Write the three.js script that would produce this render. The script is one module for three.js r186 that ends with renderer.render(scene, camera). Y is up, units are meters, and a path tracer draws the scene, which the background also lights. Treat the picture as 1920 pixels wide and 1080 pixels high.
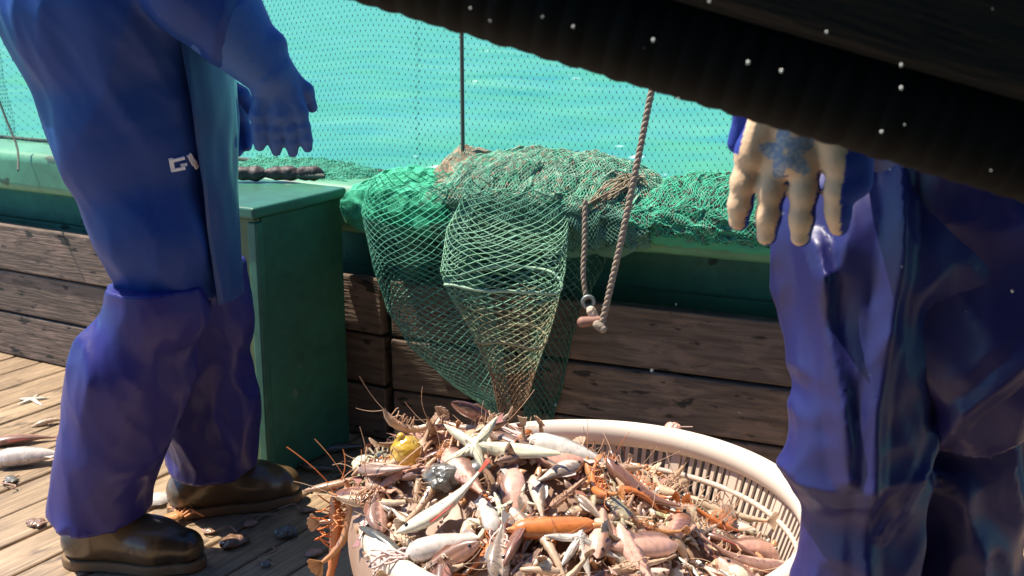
import * as THREE from 'three';
import { Sky } from 'three/addons/objects/Sky.js';
import { mergeGeometries } from 'three/addons/utils/BufferGeometryUtils.js';
import { ImprovedNoise } from 'three/addons/math/ImprovedNoise.js';
import { RoundedBoxGeometry } from 'three/addons/geometries/RoundedBoxGeometry.js';

// ------------------------------------------------------------------ camera, sky, sun, exposure
const V = (x, y, z) => new THREE.Vector3(x, y, z);
const scene = new THREE.Scene();
const CAM_H = 1.25, PITCH = THREE.MathUtils.degToRad(14.2), FPX = 2200;
const camera = new THREE.PerspectiveCamera(2 * Math.atan(540 / FPX) * 180 / Math.PI, 16 / 9, 0.05, 6000);
camera.position.set(0, CAM_H, 0);
camera.rotation.set(-PITCH, 0, 0);
camera.focus = 2.3; camera.userData.fStop = 9;
const SUN_DIR = V(-0.46, 1.0, -0.13).normalize();
const sky = new Sky();
sky.scale.setScalar(5000);
sky.material.uniforms.sunPosition.value.copy(SUN_DIR);
sky.material.uniforms.turbidity.value = 3;
sky.material.uniforms.rayleigh.value = 1.0;
sky.material.uniforms.mieCoefficient.value = 0.004;
sky.name = 'sky'; sky.userData = { kind: 'structure' };
scene.add(sky);
scene.environmentIntensity = 0.11;
const sun = new THREE.DirectionalLight(new THREE.Color(1, 0.90, 0.74), 5);
sun.position.copy(SUN_DIR.clone().multiplyScalar(12)).add(V(0, 0, -2.4));
sun.target.position.set(0, 0, -2.4);
sun.castShadow = true;
sun.shadow.mapSize.set(2048, 2048);
Object.assign(sun.shadow.camera, { left: -5, right: 5, top: 5, bottom: -5, near: 0.5, far: 30 });
sun.shadow.radius = 1;
scene.add(sun, sun.target);
const renderer = new THREE.WebGLRenderer({ antialias: true });
renderer.toneMapping = THREE.LinearToneMapping;
renderer.toneMappingExposure = 1.75;
renderer.shadowMap.enabled = true;

// ------------------------------------------------------------------ helpers
function rng(seed) { let a = seed >>> 0; return () => { a = (a + 0x6D2B79F5) | 0; let t = Math.imul(a ^ (a >>> 15), 1 | a); t = (t + Math.imul(t ^ (t >>> 7), 61 | t)) ^ t; return ((t ^ (t >>> 14)) >>> 0) / 4294967296; }; }
const R = rng(7);
const rr = (a, b) => a + (b - a) * R();
const PN = new ImprovedNoise();
const noise = (x, y, z) => PN.noise(x, y, z);
const clamp = (x, a, b) => Math.min(b, Math.max(a, x));
const lerp = (a, b, t) => a + (b - a) * t;
const smooth = (a, b, x) => { const t = clamp((x - a) / (b - a), 0, 1); return t * t * (3 - 2 * t); };
const lin = (r, g, b) => new THREE.Color().setRGB(r, g, b);
// a point of the place: where the sight line of a photo pixel reaches the distance d ahead
const CP = Math.cos(PITCH), SP = Math.sin(PITCH);
function P(px, py, d) {
  const x = (px - 960) / FPX, y = (540 - py) / FPX;
  const wy = y * CP - SP, wz = -(CP + y * SP);
  const s = d / -wz;
  return V(x * s, CAM_H + wy * s, -d);
}
const names = new Map();
function numbered(n) { const k = names.get(n) || 0; names.set(n, k + 1); return k ? `${n}_${String(k).padStart(3, '0')}` : n; }
function shadow(o) { o.traverse(m => { if (m.isMesh) { m.castShadow = true; m.receiveShadow = true; } }); return o; }
function tag(o, label, category, group, kind) { Object.assign(o.userData, { label, category }); if (group) o.userData.group = group; if (kind) o.userData.kind = kind; return o; }
function thing(name, label, category, pos = V(0, 0, 0), group) {
  const g = new THREE.Group(); g.name = numbered(name); g.position.copy(pos); scene.add(g);
  return tag(g, label, category, group);
}
function part(name, geo, mat, parent) { const m = new THREE.Mesh(geo, mat); m.name = name; m.castShadow = m.receiveShadow = true; parent.add(m); return m; }
function single(name, geo, mat, label, category, group, kind) { const m = part(numbered(name), geo, mat, scene); return tag(m, label, category, group, kind); }
function structure(name, geo, mat) { const m = part(numbered(name), geo, mat, scene); m.userData.kind = 'structure'; return m; }
function clean(g) { const o = g.index ? g.toNonIndexed() : g; for (const k of Object.keys(o.attributes)) if (!['position', 'normal', 'uv', 'color'].includes(k)) o.deleteAttribute(k); return o; }
const merge = l => mergeGeometries(l.map(clean));
// textures
function tex(w, h, fn, srgb = true) {
  const d = new Uint8Array(w * h * 4);
  for (let j = 0; j < h; j++) for (let i = 0; i < w; i++) { const c = fn(i / w, j / h); const k = (j * w + i) * 4; for (let q = 0; q < 3; q++) d[k + q] = clamp(Math.round((Array.isArray(c) ? c[q] : c) * 255), 0, 255); d[k + 3] = 255; }
  const t = new THREE.DataTexture(d, w, h); t.wrapS = t.wrapT = THREE.RepeatWrapping; t.magFilter = THREE.LinearFilter; t.minFilter = THREE.LinearMipmapLinearFilter; t.generateMipmaps = true;
  if (srgb) t.colorSpace = THREE.SRGBColorSpace; t.needsUpdate = true; return t;
}
// tileable noise on the unit square: walk a torus-like blend of two shifted samples
function tn(u, v, fu, fv, seed) {
  const s = (a, b) => noise(a * fu, b * fv, seed);
  const wu = u, wv = v;
  return (s(u, v) * (1 - wu) + s(u - 1, v) * wu) * (1 - wv) + (s(u, v - 1) * (1 - wu) + s(u - 1, v - 1) * wu) * wv;
}
const fbm = (u, v, fu, fv, seed, o = 4) => { let a = 1, s = 0, n = 0; for (let k = 0; k < o; k++) { s += a * tn(u, v, fu * 2 ** k, fv * 2 ** k, seed + k * 7.3); n += a; a *= 0.55; } return s / n; };
function std(o) { const m = new THREE.MeshStandardMaterial(o); return m; }
function phy(o) { return new THREE.MeshPhysicalMaterial(o); }
// box with uv in metres, grain (u) along x, offset per piece
function boxUV(w, h, d, bevel = 0, off = [0, 0]) {
  const g = bevel ? new RoundedBoxGeometry(w, h, d, 1, bevel) : new THREE.BoxGeometry(w, h, d);
  const p = g.attributes.position, n = g.attributes.normal, uv = new Float32Array(p.count * 2);
  for (let i = 0; i < p.count; i++) {
    const ax = Math.abs(n.getX(i)), ay = Math.abs(n.getY(i)), az = Math.abs(n.getZ(i));
    if (ax > ay && ax > az) { uv[2 * i] = p.getZ(i); uv[2 * i + 1] = p.getY(i); } else if (ay > az) { uv[2 * i] = p.getX(i); uv[2 * i + 1] = p.getZ(i); } else { uv[2 * i] = p.getX(i); uv[2 * i + 1] = p.getY(i); }
    uv[2 * i] += off[0]; uv[2 * i + 1] += off[1];
  }
  g.setAttribute('uv', new THREE.BufferAttribute(uv, 2)); return g;
}
// ---- distance fields meshed by surface nets
function smin(a, b, k) { const h = Math.max(k - Math.abs(a - b), 0) / k; return Math.min(a, b) - h * h * k * 0.25; }
function capsuleField(caps, k) {
  const L = caps.map(([a, b, ra, rb]) => ({ ax: a.x, ay: a.y, az: a.z, dx: b.x - a.x, dy: b.y - a.y, dz: b.z - a.z, l2: Math.max(1e-9, a.distanceToSquared(b)), ra, rb }));
  return (x, y, z) => {
    let d = 10;
    for (const c of L) {
      const px = x - c.ax, py = y - c.ay, pz = z - c.az;
      let t = (px * c.dx + py * c.dy + pz * c.dz) / c.l2; t = t < 0 ? 0 : t > 1 ? 1 : t;
      const ex = px - c.dx * t, ey = py - c.dy * t, ez = pz - c.dz * t;
      d = smin(d, Math.sqrt(ex * ex + ey * ey + ez * ez) - (c.ra + (c.rb - c.ra) * t), k);
    }
    return d;
  };
}
function capsBounds(caps, m) { const b = new THREE.Box3(); for (const [a, c, ra, rb] of caps) { b.expandByPoint(a.clone().addScalar(ra)); b.expandByPoint(a.clone().addScalar(-ra)); b.expandByPoint(c.clone().addScalar(rb)); b.expandByPoint(c.clone().addScalar(-rb)); } return b.expandByScalar(m); }
function surfaceNet(f, box, cell, colorFn) {
  const mn = box.min, nx = Math.ceil((box.max.x - mn.x) / cell) + 2, ny = Math.ceil((box.max.y - mn.y) / cell) + 2, nz = Math.ceil((box.max.z - mn.z) / cell) + 2;
  const F = new Float32Array(nx * ny * nz), id = (i, j, k) => i + nx * (j + ny * k);
  for (let k = 0; k < nz; k++) for (let j = 0; j < ny; j++) for (let i = 0; i < nx; i++) F[id(i, j, k)] = f(mn.x + i * cell, mn.y + j * cell, mn.z + k * cell);
  const vid = new Int32Array(nx * ny * nz).fill(-1), pos = [], idx = [];
  const C = []; for (let q = 0; q < 8; q++) C.push([q & 1, (q >> 1) & 1, (q >> 2) & 1]);
  const E = []; for (let a = 0; a < 8; a++) for (const b of [1, 2, 4]) if (!(a & b)) E.push([a, a | b]);
  for (let k = 0; k < nz - 1; k++) for (let j = 0; j < ny - 1; j++) for (let i = 0; i < nx - 1; i++) {
    let m = 0; const v = [];
    for (let q = 0; q < 8; q++) { const val = F[id(i + C[q][0], j + C[q][1], k + C[q][2])]; v.push(val); if (val < 0) m |= 1 << q; }
    if (m === 0 || m === 255) continue;
    let x = 0, y = 0, z = 0, n = 0;
    for (const [a, b] of E) { if ((v[a] < 0) === (v[b] < 0)) continue; const t = v[a] / (v[a] - v[b]); x += C[a][0] + (C[b][0] - C[a][0]) * t; y += C[a][1] + (C[b][1] - C[a][1]) * t; z += C[a][2] + (C[b][2] - C[a][2]) * t; n++; }
    vid[id(i, j, k)] = pos.length / 3; pos.push(mn.x + (i + x / n) * cell, mn.y + (j + y / n) * cell, mn.z + (k + z / n) * cell);
  }
  const quad = (a, b, c, d, fl) => { if (a < 0 || b < 0 || c < 0 || d < 0) return; if (fl) idx.push(a, c, b, a, d, c); else idx.push(a, b, c, a, c, d); };
  for (let k = 1; k < nz - 1; k++) for (let j = 1; j < ny - 1; j++) for (let i = 1; i < nx - 1; i++) {
    const s = F[id(i, j, k)] < 0;
    if (s !== (F[id(i + 1, j, k)] < 0)) quad(vid[id(i, j - 1, k - 1)], vid[id(i, j, k - 1)], vid[id(i, j, k)], vid[id(i, j - 1, k)], !s);
    if (s !== (F[id(i, j + 1, k)] < 0)) quad(vid[id(i - 1, j, k - 1)], vid[id(i - 1, j, k)], vid[id(i, j, k)], vid[id(i, j, k - 1)], !s);
    if (s !== (F[id(i, j, k + 1)] < 0)) quad(vid[id(i - 1, j - 1, k)], vid[id(i, j - 1, k)], vid[id(i, j, k)], vid[id(i - 1, j, k)], !s);
  }
  const g = new THREE.BufferGeometry(), N = pos.length / 3, nor = new Float32Array(N * 3), e = cell * 0.6;
  for (let i = 0; i < N; i++) {
    const x = pos[3 * i], y = pos[3 * i + 1], z = pos[3 * i + 2];
    const a = f(x + e, y, z) - f(x - e, y, z), b = f(x, y + e, z) - f(x, y - e, z), c = f(x, y, z + e) - f(x, y, z - e), l = Math.hypot(a, b, c) || 1;
    nor[3 * i] = a / l; nor[3 * i + 1] = b / l; nor[3 * i + 2] = c / l;
  }
  g.setAttribute('position', new THREE.Float32BufferAttribute(pos, 3)); g.setAttribute('normal', new THREE.BufferAttribute(nor, 3));
  const uv = new Float32Array(N * 2); for (let i = 0; i < N; i++) { uv[2 * i] = pos[3 * i] + pos[3 * i + 2]; uv[2 * i + 1] = pos[3 * i + 1]; } g.setAttribute('uv', new THREE.BufferAttribute(uv, 2));
  if (colorFn) { const col = new Float32Array(N * 3); for (let i = 0; i < N; i++) { const c = colorFn(pos[3 * i], pos[3 * i + 1], pos[3 * i + 2], nor[3 * i], nor[3 * i + 1], nor[3 * i + 2]); col.set(c, 3 * i); } g.setAttribute('color', new THREE.BufferAttribute(col, 3)); }
  g.setIndex(idx); return g;
}
function capsMesh(caps, k, cell, disp, colorFn) {
  const f0 = capsuleField(caps, k), f = disp ? (x, y, z) => { const d = f0(x, y, z); return d > 0.08 || d < -0.08 ? d : d + disp(x, y, z); } : f0;
  return surfaceNet(f, capsBounds(caps, cell * 2.5 + (disp ? 0.025 : 0)), cell, colorFn);
}
// ---- threads
class Threads {
  constructor() { this.p = []; this.n = []; this.c = []; this.i = []; }
  seg(a, b, r, c, sides = 3) {
    const d = b.clone().sub(a); if (d.lengthSq() < 1e-12) return; d.normalize();
    const u = Math.abs(d.y) < 0.9 ? V(0, 1, 0) : V(1, 0, 0); const s = u.cross(d).normalize(), t = d.clone().cross(s), o = this.p.length / 3;
    for (const q of [a, b]) for (let k = 0; k < sides; k++) { const an = k / sides * 6.283, cx = Math.cos(an), sx = Math.sin(an); const nx = s.x * cx + t.x * sx, ny = s.y * cx + t.y * sx, nz = s.z * cx + t.z * sx; this.p.push(q.x + nx * r, q.y + ny * r, q.z + nz * r); this.n.push(nx, ny, nz); this.c.push(c[0], c[1], c[2]); }
    for (let k = 0; k < sides; k++) { const l = (k + 1) % sides; this.i.push(o + k, o + l, o + sides + k, o + l, o + sides + l, o + sides + k); }
  }
  knot(a, rx, ry, c) { const o = this.p.length / 3; for (const v of [[rx, 0, 0], [-rx, 0, 0], [0, ry, 0], [0, -ry, 0], [0, 0, rx], [0, 0, -rx]]) { this.p.push(a.x + v[0], a.y + v[1], a.z + v[2]); const l = Math.hypot(...v); this.n.push(v[0] / l, v[1] / l, v[2] / l); this.c.push(...c); } for (const t of [[0, 2, 4], [2, 1, 4], [1, 3, 4], [3, 0, 4], [2, 0, 5], [1, 2, 5], [3, 1, 5], [0, 3, 5]]) this.i.push(o + t[0], o + t[1], o + t[2]); }
  path(pts, r, c, sides = 5) { for (let i = 0; i < pts.length - 1; i++) this.seg(pts[i], pts[i + 1], r, c, sides); }
  geo() { const g = new THREE.BufferGeometry(); g.setAttribute('position', new THREE.Float32BufferAttribute(this.p, 3)); g.setAttribute('normal', new THREE.Float32BufferAttribute(this.n, 3)); g.setAttribute('color', new THREE.Float32BufferAttribute(this.c, 3)); g.setAttribute('uv', new THREE.Float32BufferAttribute(new Float32Array(this.p.length / 3 * 2), 2)); g.setIndex(this.i); return g; }
}
// diamond mesh laid over S(u, v); rows of half meshes in v
function diamonds(T, S, nu, nv, r, colorFn, closed, knot = 1.7) {
  const row = [];
  for (let j = 0; j <= nv; j++) { const a = []; for (let i = 0; i <= nu; i++) { const u = (i + (j % 2 ? 0.5 : 0)) / nu; a.push(S(closed ? u % 1 : Math.min(u, 1), j / nv)); } row.push(a); }
  for (let j = 0; j < nv; j++) for (let i = 0; i < nu; i++) {
    const a = row[j][i], c = colorFn((i + .5) / nu, j / nv);
    const l = j % 2 ? row[j + 1][i] : row[j + 1][closed ? (i - 1 + nu) % nu : i - 1], q = j % 2 ? row[j + 1][i + 1] : row[j + 1][i];
    if (l) T.seg(a, l, r, c); if (q) T.seg(a, q, r, c);
    if (knot) T.knot(a, r * knot, r * knot, c);
  }
}
function ropeGeo(points, r, pitch, sides = 6, strands = 3) {
  const curve = new THREE.CatmullRomCurve3(points), len = curve.getLength(), n = Math.max(8, Math.ceil(len / pitch * 8)), fr = curve.computeFrenetFrames(n, false), list = [];
  for (let s = 0; s < strands; s++) {
    const pts = []; for (let i = 0; i <= n; i++) { const p = curve.getPointAt(i / n), a = i / n * len / pitch * 6.283 + s * 6.283 / strands; p.addScaledVector(fr.normals[i], Math.cos(a) * r * .52).addScaledVector(fr.binormals[i], Math.sin(a) * r * .52); pts.push(p); }
    list.push(new THREE.TubeGeometry(new THREE.CatmullRomCurve3(pts), n, r * .56, sides));
  }
  return merge(list);
}

// ------------------------------------------------------------------ materials
const grainTex = tex(1024, 512, (u, v) => { const g = fbm(u, v, 6, 60, 1, 4), b = fbm(u, v, 3, 5, 9, 4), f = fbm(u, v, 40, 200, 17, 2); const w = 0.84 + g * 0.5 + b * 0.3 + f * 0.2; const st = smooth(0.12, 0.32, fbm(u, v, 7, 7, 33, 4)); return [w * lerp(1, .62, st), w * lerp(.93, .58, st), w * lerp(.86, .55, st)]; });
const grainBump = tex(1024, 512, (u, v) => 0.5 + fbm(u, v, 6, 60, 1, 4) * .6 + fbm(u, v, 30, 140, 21, 3) * .4, false);
const wornTex = tex(1024, 512, (u, v) => { const g = fbm(u, v, 8, 40, 4, 4), q = smooth(.02, .2, fbm(u, v, 9, 9, 51, 5)), k = smooth(.14, .24, fbm(u, v, 14, 20, 71, 4)); const w = .78 + g * .5; return [lerp(w, 1.0, q * .75) * (1 - k * .55), lerp(w * .92, .90, q * .75) * (1 - k * .5), lerp(w * .85, .84, q * .75) * (1 - k * .5)]; });
for (const t of [grainTex, grainBump, wornTex]) { t.repeat.set(0.8, 1.6); }
const paintTex = (seed, base, chip, amount) => tex(512, 512, (u, v) => { const n = fbm(u, v, 5, 5, seed, 5), q = smooth(amount, amount + .08, fbm(u, v, 11, 11, seed + 40, 5)), s = fbm(u, v, 30, 30, seed + 80, 3); const w = 1 + n * .35 + s * .18; return base.map((b, i) => lerp(b * w, chip[i], q)); });
const darkGreenPaint = std({ map: paintTex(3, [.19, .41, .33], [.36, .48, .41], .26), roughness: .45 });
const railGreenPaint = std({ map: paintTex(23, [.34, .58, .46], [.20, .31, .24], .19), roughness: .5 });
const oliveTrim = std({ map: paintTex(43, [.36, .42, .26], [.25, .24, .16], .15), roughness: .6 });
const boardMats = [0, 1, 2].map(i => std({ color: lin(...[[.30, .262, .235], [.25, .22, .197], [.275, .24, .215]][i]), map: wornTex, bumpMap: grainBump, bumpScale: .004, roughness: .78 }));
const deckMats = [0, 1, 2, 3].map(i => phy({ color: lin(...[[.60, .49, .355], [.52, .425, .31], [.64, .53, .39], [.47, .385, .285]][i]), map: grainTex, bumpMap: grainBump, bumpScale: .003, roughness: .5, clearcoat: .6, clearcoatRoughness: .16 }));
const darkHull = std({ color: lin(.03, .05, .045), map: grainTex, roughness: .8 });
const ropeMat = std({ color: lin(.34, .27, .21), roughness: .9 });
const ropeDark = std({ color: lin(.12, .13, .11), roughness: .9 });
const threadMat = std({ vertexColors: true, roughness: .7 });
const steelMat = std({ color: lin(.25, .28, .28), metalness: .6, roughness: .5 });

// ------------------------------------------------------------------ sea
{
  const seaTex = tex(1024, 1024, (u, v) => { const n = fbm(u, v, 5, 5, 2, 5), m = fbm(u, v, 9, 9, 12, 5), f = smooth(.33, .4, fbm(u, v, 22, 22, 31, 5)); const c = [.27 + n * .12 + m * .10, .565 + n * .07 + m * .08, .515 + n * .10 - m * .09]; return c.map((x, i) => lerp(x, [.80, .84, .82][i], f)); });
  seaTex.repeat.set(1, 1);
  const seaBump = tex(512, 512, (u, v) => .5 + fbm(u, v, 6, 6, 5, 5) * .8, false);
  const T = 420, pos = [], uv = [], idx = [], radii = [];
  for (let r = 2.5; r < 4200; r *= 1.032) radii.push(r);
  radii.forEach((r) => { for (let i = 0; i <= T; i++) { const a = i / T * 6.2832, x = Math.sin(a) * r, z = -Math.cos(a) * r, am = 1 - smooth(30, 160, r);
    const h = am * (.10 * noise(x * .22, z * .3, 3) + .07 * noise(x * .7 + 4, z * .9, 8) + .04 * noise(x * 1.9, z * 2.2, 1)); pos.push(x, -1.05 + h, z); uv.push(x / 16, z / 16); } });
  for (let j = 0; j < radii.length - 1; j++) for (let i = 0; i < T; i++) { const a = j * (T + 1) + i, b = a + T + 1; idx.push(a, a + 1, b, a + 1, b + 1, b); }
  const g = new THREE.BufferGeometry(); g.setAttribute('position', new THREE.Float32BufferAttribute(pos, 3)); g.setAttribute('uv', new THREE.Float32BufferAttribute(uv, 2)); g.setIndex(idx); g.computeVertexNormals();
  const nrm = g.attributes.normal; if (nrm.getY(500) < 0) { g.setIndex(idx.reverse()); g.computeVertexNormals(); }
  structure('sea', g, phy({ map: seaTex, bumpMap: seaBump, bumpScale: .06, roughness: .5, specularIntensity: .2, ior: 1.33 }));
}

// ------------------------------------------------------------------ boat: bulwark frames
// B is the bend of the bulwark; forward part (left) and after part (right) follow the curve of the hull
const B = V(-0.35, 0, -3.14);
const FL = { o: B, a: -30 * Math.PI / 180 }, FR = { o: B, a: -23.3 * Math.PI / 180 };
const W = (F, x, y, z) => V(x, y, z).applyAxisAngle(V(0, 1, 0), F.a).add(F.o);
const frameGroup = (g, F) => { g.position.copy(F.o); g.rotation.y = F.a; return g; };

// deck: planks run across the boat
{
  const deck = new THREE.Group(); deck.name = 'deck'; deck.userData.kind = 'structure'; scene.add(deck);
  deck.position.copy(B); deck.rotation.y = -31 * Math.PI / 180;
  let x = -3.6, k = 0;
  while (x < 4.2) {
    const w = rr(.115, .15), L = 5.2, g = boxUV(L, .05, w - .007, .006, [R() * 3, R() * 3]);
    const m = part('plank', g, deckMats[(k * 7 + (R() * 4 | 0)) % 4], deck); m.rotation.y = Math.PI / 2; m.position.set(x + w / 2, -.025 + rr(-.002, .001), L / 2 - .35); x += w; k++;
  }
  const sub = part('deck_base', new THREE.BoxGeometry(7.9, .1, 5.2), darkHull, deck); sub.position.set(.3, -.115, 2.25);
}

const bulwark = thing('bulwark', 'weathered bulwark of grey boards under a green painted rail', 'bulwark');
function bulwarkRun(F, x0, x1, cuts, posts, railMat, railY0, railY1, railZ) {
  const put = (name, g, m, x, y, z) => { const o = part(name, g, m, bulwark); o.position.copy(W(F, x, y, z)); o.rotation.y = F.a; return o; };
  const ys = [[.003, .158], [.164, .311], [.317, .478]];
  for (const [y0, y1] of ys) for (let i = 0; i < cuts.length - 1; i++) { const L = cuts[i + 1] - cuts[i] - .006; put('board', boxUV(L, y1 - y0, .04, .007, [R() * 3, R() * 3]), boardMats[(R() * 3) | 0], (cuts[i] + cuts[i + 1]) / 2, (y0 + y1) / 2, -.02 + rr(-.004, .004)); }
  for (let j = 0; j < 9; j++) { const y1 = railY0 + .035 - j * .192; put('hull_board', boxUV(x1 - x0, .19, .04, .006, [R() * 3, R() * 3]), railGreenPaint, (x0 + x1) / 2, y1 - .1, -.27); }
  for (const x of posts) put('stanchion', boxUV(.06, .30, .07, .008, [R(), R()]), railMat, x, .478 + .15 - .15, -.08).position.y = .478 - .0 + (railY0 - .478) / 2 - .02;
  const rail = put('rail', boxUV(x1 - x0, railY1 - railY0, railZ, .035, [R(), R()]), railMat, (x0 + x1) / 2, (railY0 + railY1) / 2, -.30 + railZ / 2);
  return rail;
}
bulwarkRun(FL, -3.4, -.01, [-3.4, -1.9, -.01], [-2.6, -1.18, -.4], railGreenPaint, .595, .735, .31);
bulwarkRun(FR, .01, 3.0, [.01, 1.95, 3.0], [.05, 1.105, 2.1], railGreenPaint, .622, .728, .34);

// green locker built against the bulwark
{
  const lk = thing('deck_locker', 'box shaped green painted locker standing against the bulwark beside the person', 'locker');
  const put = (name, g, m, x, y, z) => { const o = part(name, g, m, lk); o.position.copy(W(FL, x, y, z)); o.rotation.y = FL.a; return o; };
  const x1 = -.098, x0 = x1 - .43, z1 = .395, z0 = .055;
  put('side_panel', boxUV(.02, .70, z1 - z0 - .02, .004), darkGreenPaint, x1 - .01, .355, (z0 + z1) / 2 - .01);
  put('side_panel', boxUV(.02, .70, z1 - z0 - .02, .004), darkGreenPaint, x0 + .01, .355, (z0 + z1) / 2 - .01);
  put('front_panel', boxUV(x1 - x0, .70, .02, .004), oliveTrim, (x0 + x1) / 2, .355, z1 - .008);
  put('corner_trim', boxUV(.03, .69, .03, .006), darkGreenPaint, x1 - .008, .352, z1 - .006);
  put('top', boxUV(x1 - x0 + .03, .03, z1 - z0 + .03, .008), darkGreenPaint, (x0 + x1) / 2, .722, (z0 + z1) / 2 + .008);
}

// ------------------------------------------------------------------ side screen of fine net, with its pole
{
  const net = thing('safety_net', 'fine turquoise safety net stretched up from the rail over the water', 'net');
  const S = (u, v) => { const x = lerp(-2.6, 2.4, u), y = lerp(1.62, .70, v); const F = x < 0 ? FL : FR; const fold = x < -1.6 ? .05 * Math.sin(x * 30 + y * 4) : .012 * Math.sin(x * 7 + y * 3); return W(F, x + .008 * noise(x * 4, y * 4, 2), y + .012 * noise(x * 3, y * 2, 5) - .02 * Math.sin(u * 22), -.2 + fold + .01 * noise(x * 6, y * 6, 1)); };
  const nu = 268, nv = 64, T = new Threads(), K = new Threads();
  const row = []; for (let j = 0; j <= nv; j++) { const a = []; for (let i = 0; i <= nu; i++) a.push(S(Math.min(1, (i + (j % 2 ? .5 : 0)) / nu), j / nv)); row.push(a); }
  for (let j = 0; j < nv; j++) for (let i = 0; i < nu; i++) { const a = row[j][i], l = j % 2 ? row[j + 1][i] : row[j + 1][i - 1], q = j % 2 ? row[j + 1][i + 1] : row[j + 1][i]; const c = [.16, .44, .38]; if (l) T.seg(a, l, .00028, c); if (q) T.seg(a, q, .00028, c); if (j % 2 === 0 || true) K.knot(a, .0015, .0038, [.015, .12, .11]); }
  part('mesh_threads', T.geo(), threadMat, net).userData.kind = 'stuff';
  part('mesh_knots', K.geo(), threadMat, net).userData.kind = 'stuff';
  part('foot_rope', ropeGeo([W(FL, -2.6, .742, -.2), W(FL, -1.2, .742, -.2), W(FL, -.05, .742, -.2), W(FR, 1, .735, -.2), W(FR, 2.4, .735, -.2)], .006, .04), ropeDark, net);
  part('head_rope', ropeGeo([W(FL, -2.6, 1.63, -.2), W(FL, -1.2, 1.6, -.2), W(FL, -.05, 1.61, -.2), W(FR, 1, 1.6, -.2), W(FR, 2.4, 1.63, -.2)], .007, .04), ropeDark, net);
  const pb = P(868, 300, 3.12), pt = P(870, -200, 3.12); pb.y = .70;
  const pole = thing('net_pole', 'thin dark vertical pole holding up the net behind the net heap', 'pole', V(pb.x, 0, pb.z));
  const rodH = 1.66 - .70; const rg = new THREE.CylinderGeometry(.0055, .0055, rodH, 8); rg.translate(0, .70 + rodH / 2, 0); part('rod', rg, ropeDark, pole);
  const ft = new THREE.CylinderGeometry(.012, .016, .03, 10); ft.translate(0, .735, 0); part('foot', ft, steelMat, pole);
  const a = P(-30, 105, 3.9), b = P(8, 215, 3.85), c = P(32, 276, 3.8), d = P(34, 320, 3.72);
  single('lashing_line', new THREE.TubeGeometry(new THREE.CatmullRomCurve3([a, b, c, d]), 24, .0035, 6), ropeDark, 'thin dark line tied over the pale rail at the far left', 'line');
}

// ------------------------------------------------------------------ fishing nets on the rail
const green = (a, s) => { const k = 1 + s * (R() - .5); return [a[0] * k, a[1] * k, a[2] * k]; };
const GREEN = [.05, .36, .22], BRIGHT = [.06, .50, .30], GREYGREEN = [.16, .30, .22], TAN = [.36, .28, .19], PALE = [.30, .50, .38], BROWN = [.26, .17, .10], DARKG = [.03, .14, .10];
const table = (rows, y) => { let i = 0; while (i < rows.length - 2 && y > rows[i + 1][0]) i++; const a = rows[i], b = rows[i + 1], t = clamp((y - a[0]) / (b[0] - a[0]), 0, 1); return a.map((q, k) => lerp(q, b[k], t)); };
function hangingBag(name, label, rows, d0, d1, flat, nu, nv, r, col, seed, extra) {
  const g = thing(name, label, 'fishing net', V(0, 0, 0), 'trawl nets hung over the rail');
  const y0 = rows[0][0], y1 = rows[rows.length - 1][0];
  const S = (u, v) => { const y = lerp(y0, y1, v), [, l, q] = table(rows, y), d = lerp(d0, d1, smooth(0, .35, v)); const a = P(l, y, d), b = P(q, y, d), c = a.clone().lerp(b, .5), w = b.x - a.x; const an = u * 6.2832, rad = w / 2;
    const wob = 1 + .12 * noise(Math.cos(an) * 1.4 + seed, v * 5, Math.sin(an) * 1.4);
    return V(c.x + Math.cos(an) * rad * (1 + .05 * (wob - 1)), c.y + .012 * noise(u * 9, v * 9, seed) - .02 * Math.sin(an) * .5, c.z + Math.sin(an) * rad * flat * wob); };
  const T = new Threads(); diamonds(T, S, nu, nv, r, col, true, 1.9); part('netting', T.geo(), threadMat, g).userData.kind = 'stuff';
  if (extra) extra(g, S); return g;
}
hangingBag('trawl_bag', 'green net bag hanging lowest, with pale bulging meshes and brown pointed tip', [[340, 880, 1060], [380, 862, 1068], [430, 838, 1066], [510, 826, 1060], [545, 840, 1050], [600, 872, 1038], [660, 903, 1018], [705, 922, 1000], [745, 930, 990], [782, 938, 962]], 2.88, 2.74, .6, 20, 70, .0014,
  (u, v) => v < .12 ? green([.07, .25, .17], .4) : v < .48 ? green(R() < .8 ? [.20, .42, .29] : [.15, .34, .2], .5) : v < .78 ? green(R() < .5 ? [.30, .30, .18] : [.22, .32, .2], .5) : green(BROWN, .6), 3,
  (g, S) => { for (const [v, c] of [[.42, [.34, .52, .38]], [.66, [.30, .28, .17]]]) { const T = new Threads(), pts = []; for (let i = 0; i <= 60; i++) pts.push(S((i % 60) / 60, v + .02 * Math.sin(i / 60 * 12.566 + .8)).add(V(0, -.002, 0))); T.path(pts, .0042, c); part('seam_rope', T.geo(), threadMat, g); } });
hangingBag('trawl_bag', 'dark green net bag hanging beside the locker, curving away behind the pale bag', [[335, 700, 880], [360, 686, 878], [400, 678, 876], [500, 700, 900], [580, 728, 925], [640, 765, 938], [700, 825, 948], [740, 880, 955], [775, 930, 960]], 3.0, 2.93, .45, 28, 74, .0013,
  (u, v) => v < .16 ? green(BRIGHT, .5) : v < .5 ? green([.07, .28, .2], .6) : green([.14, .34, .27], .5), 11);
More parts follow.
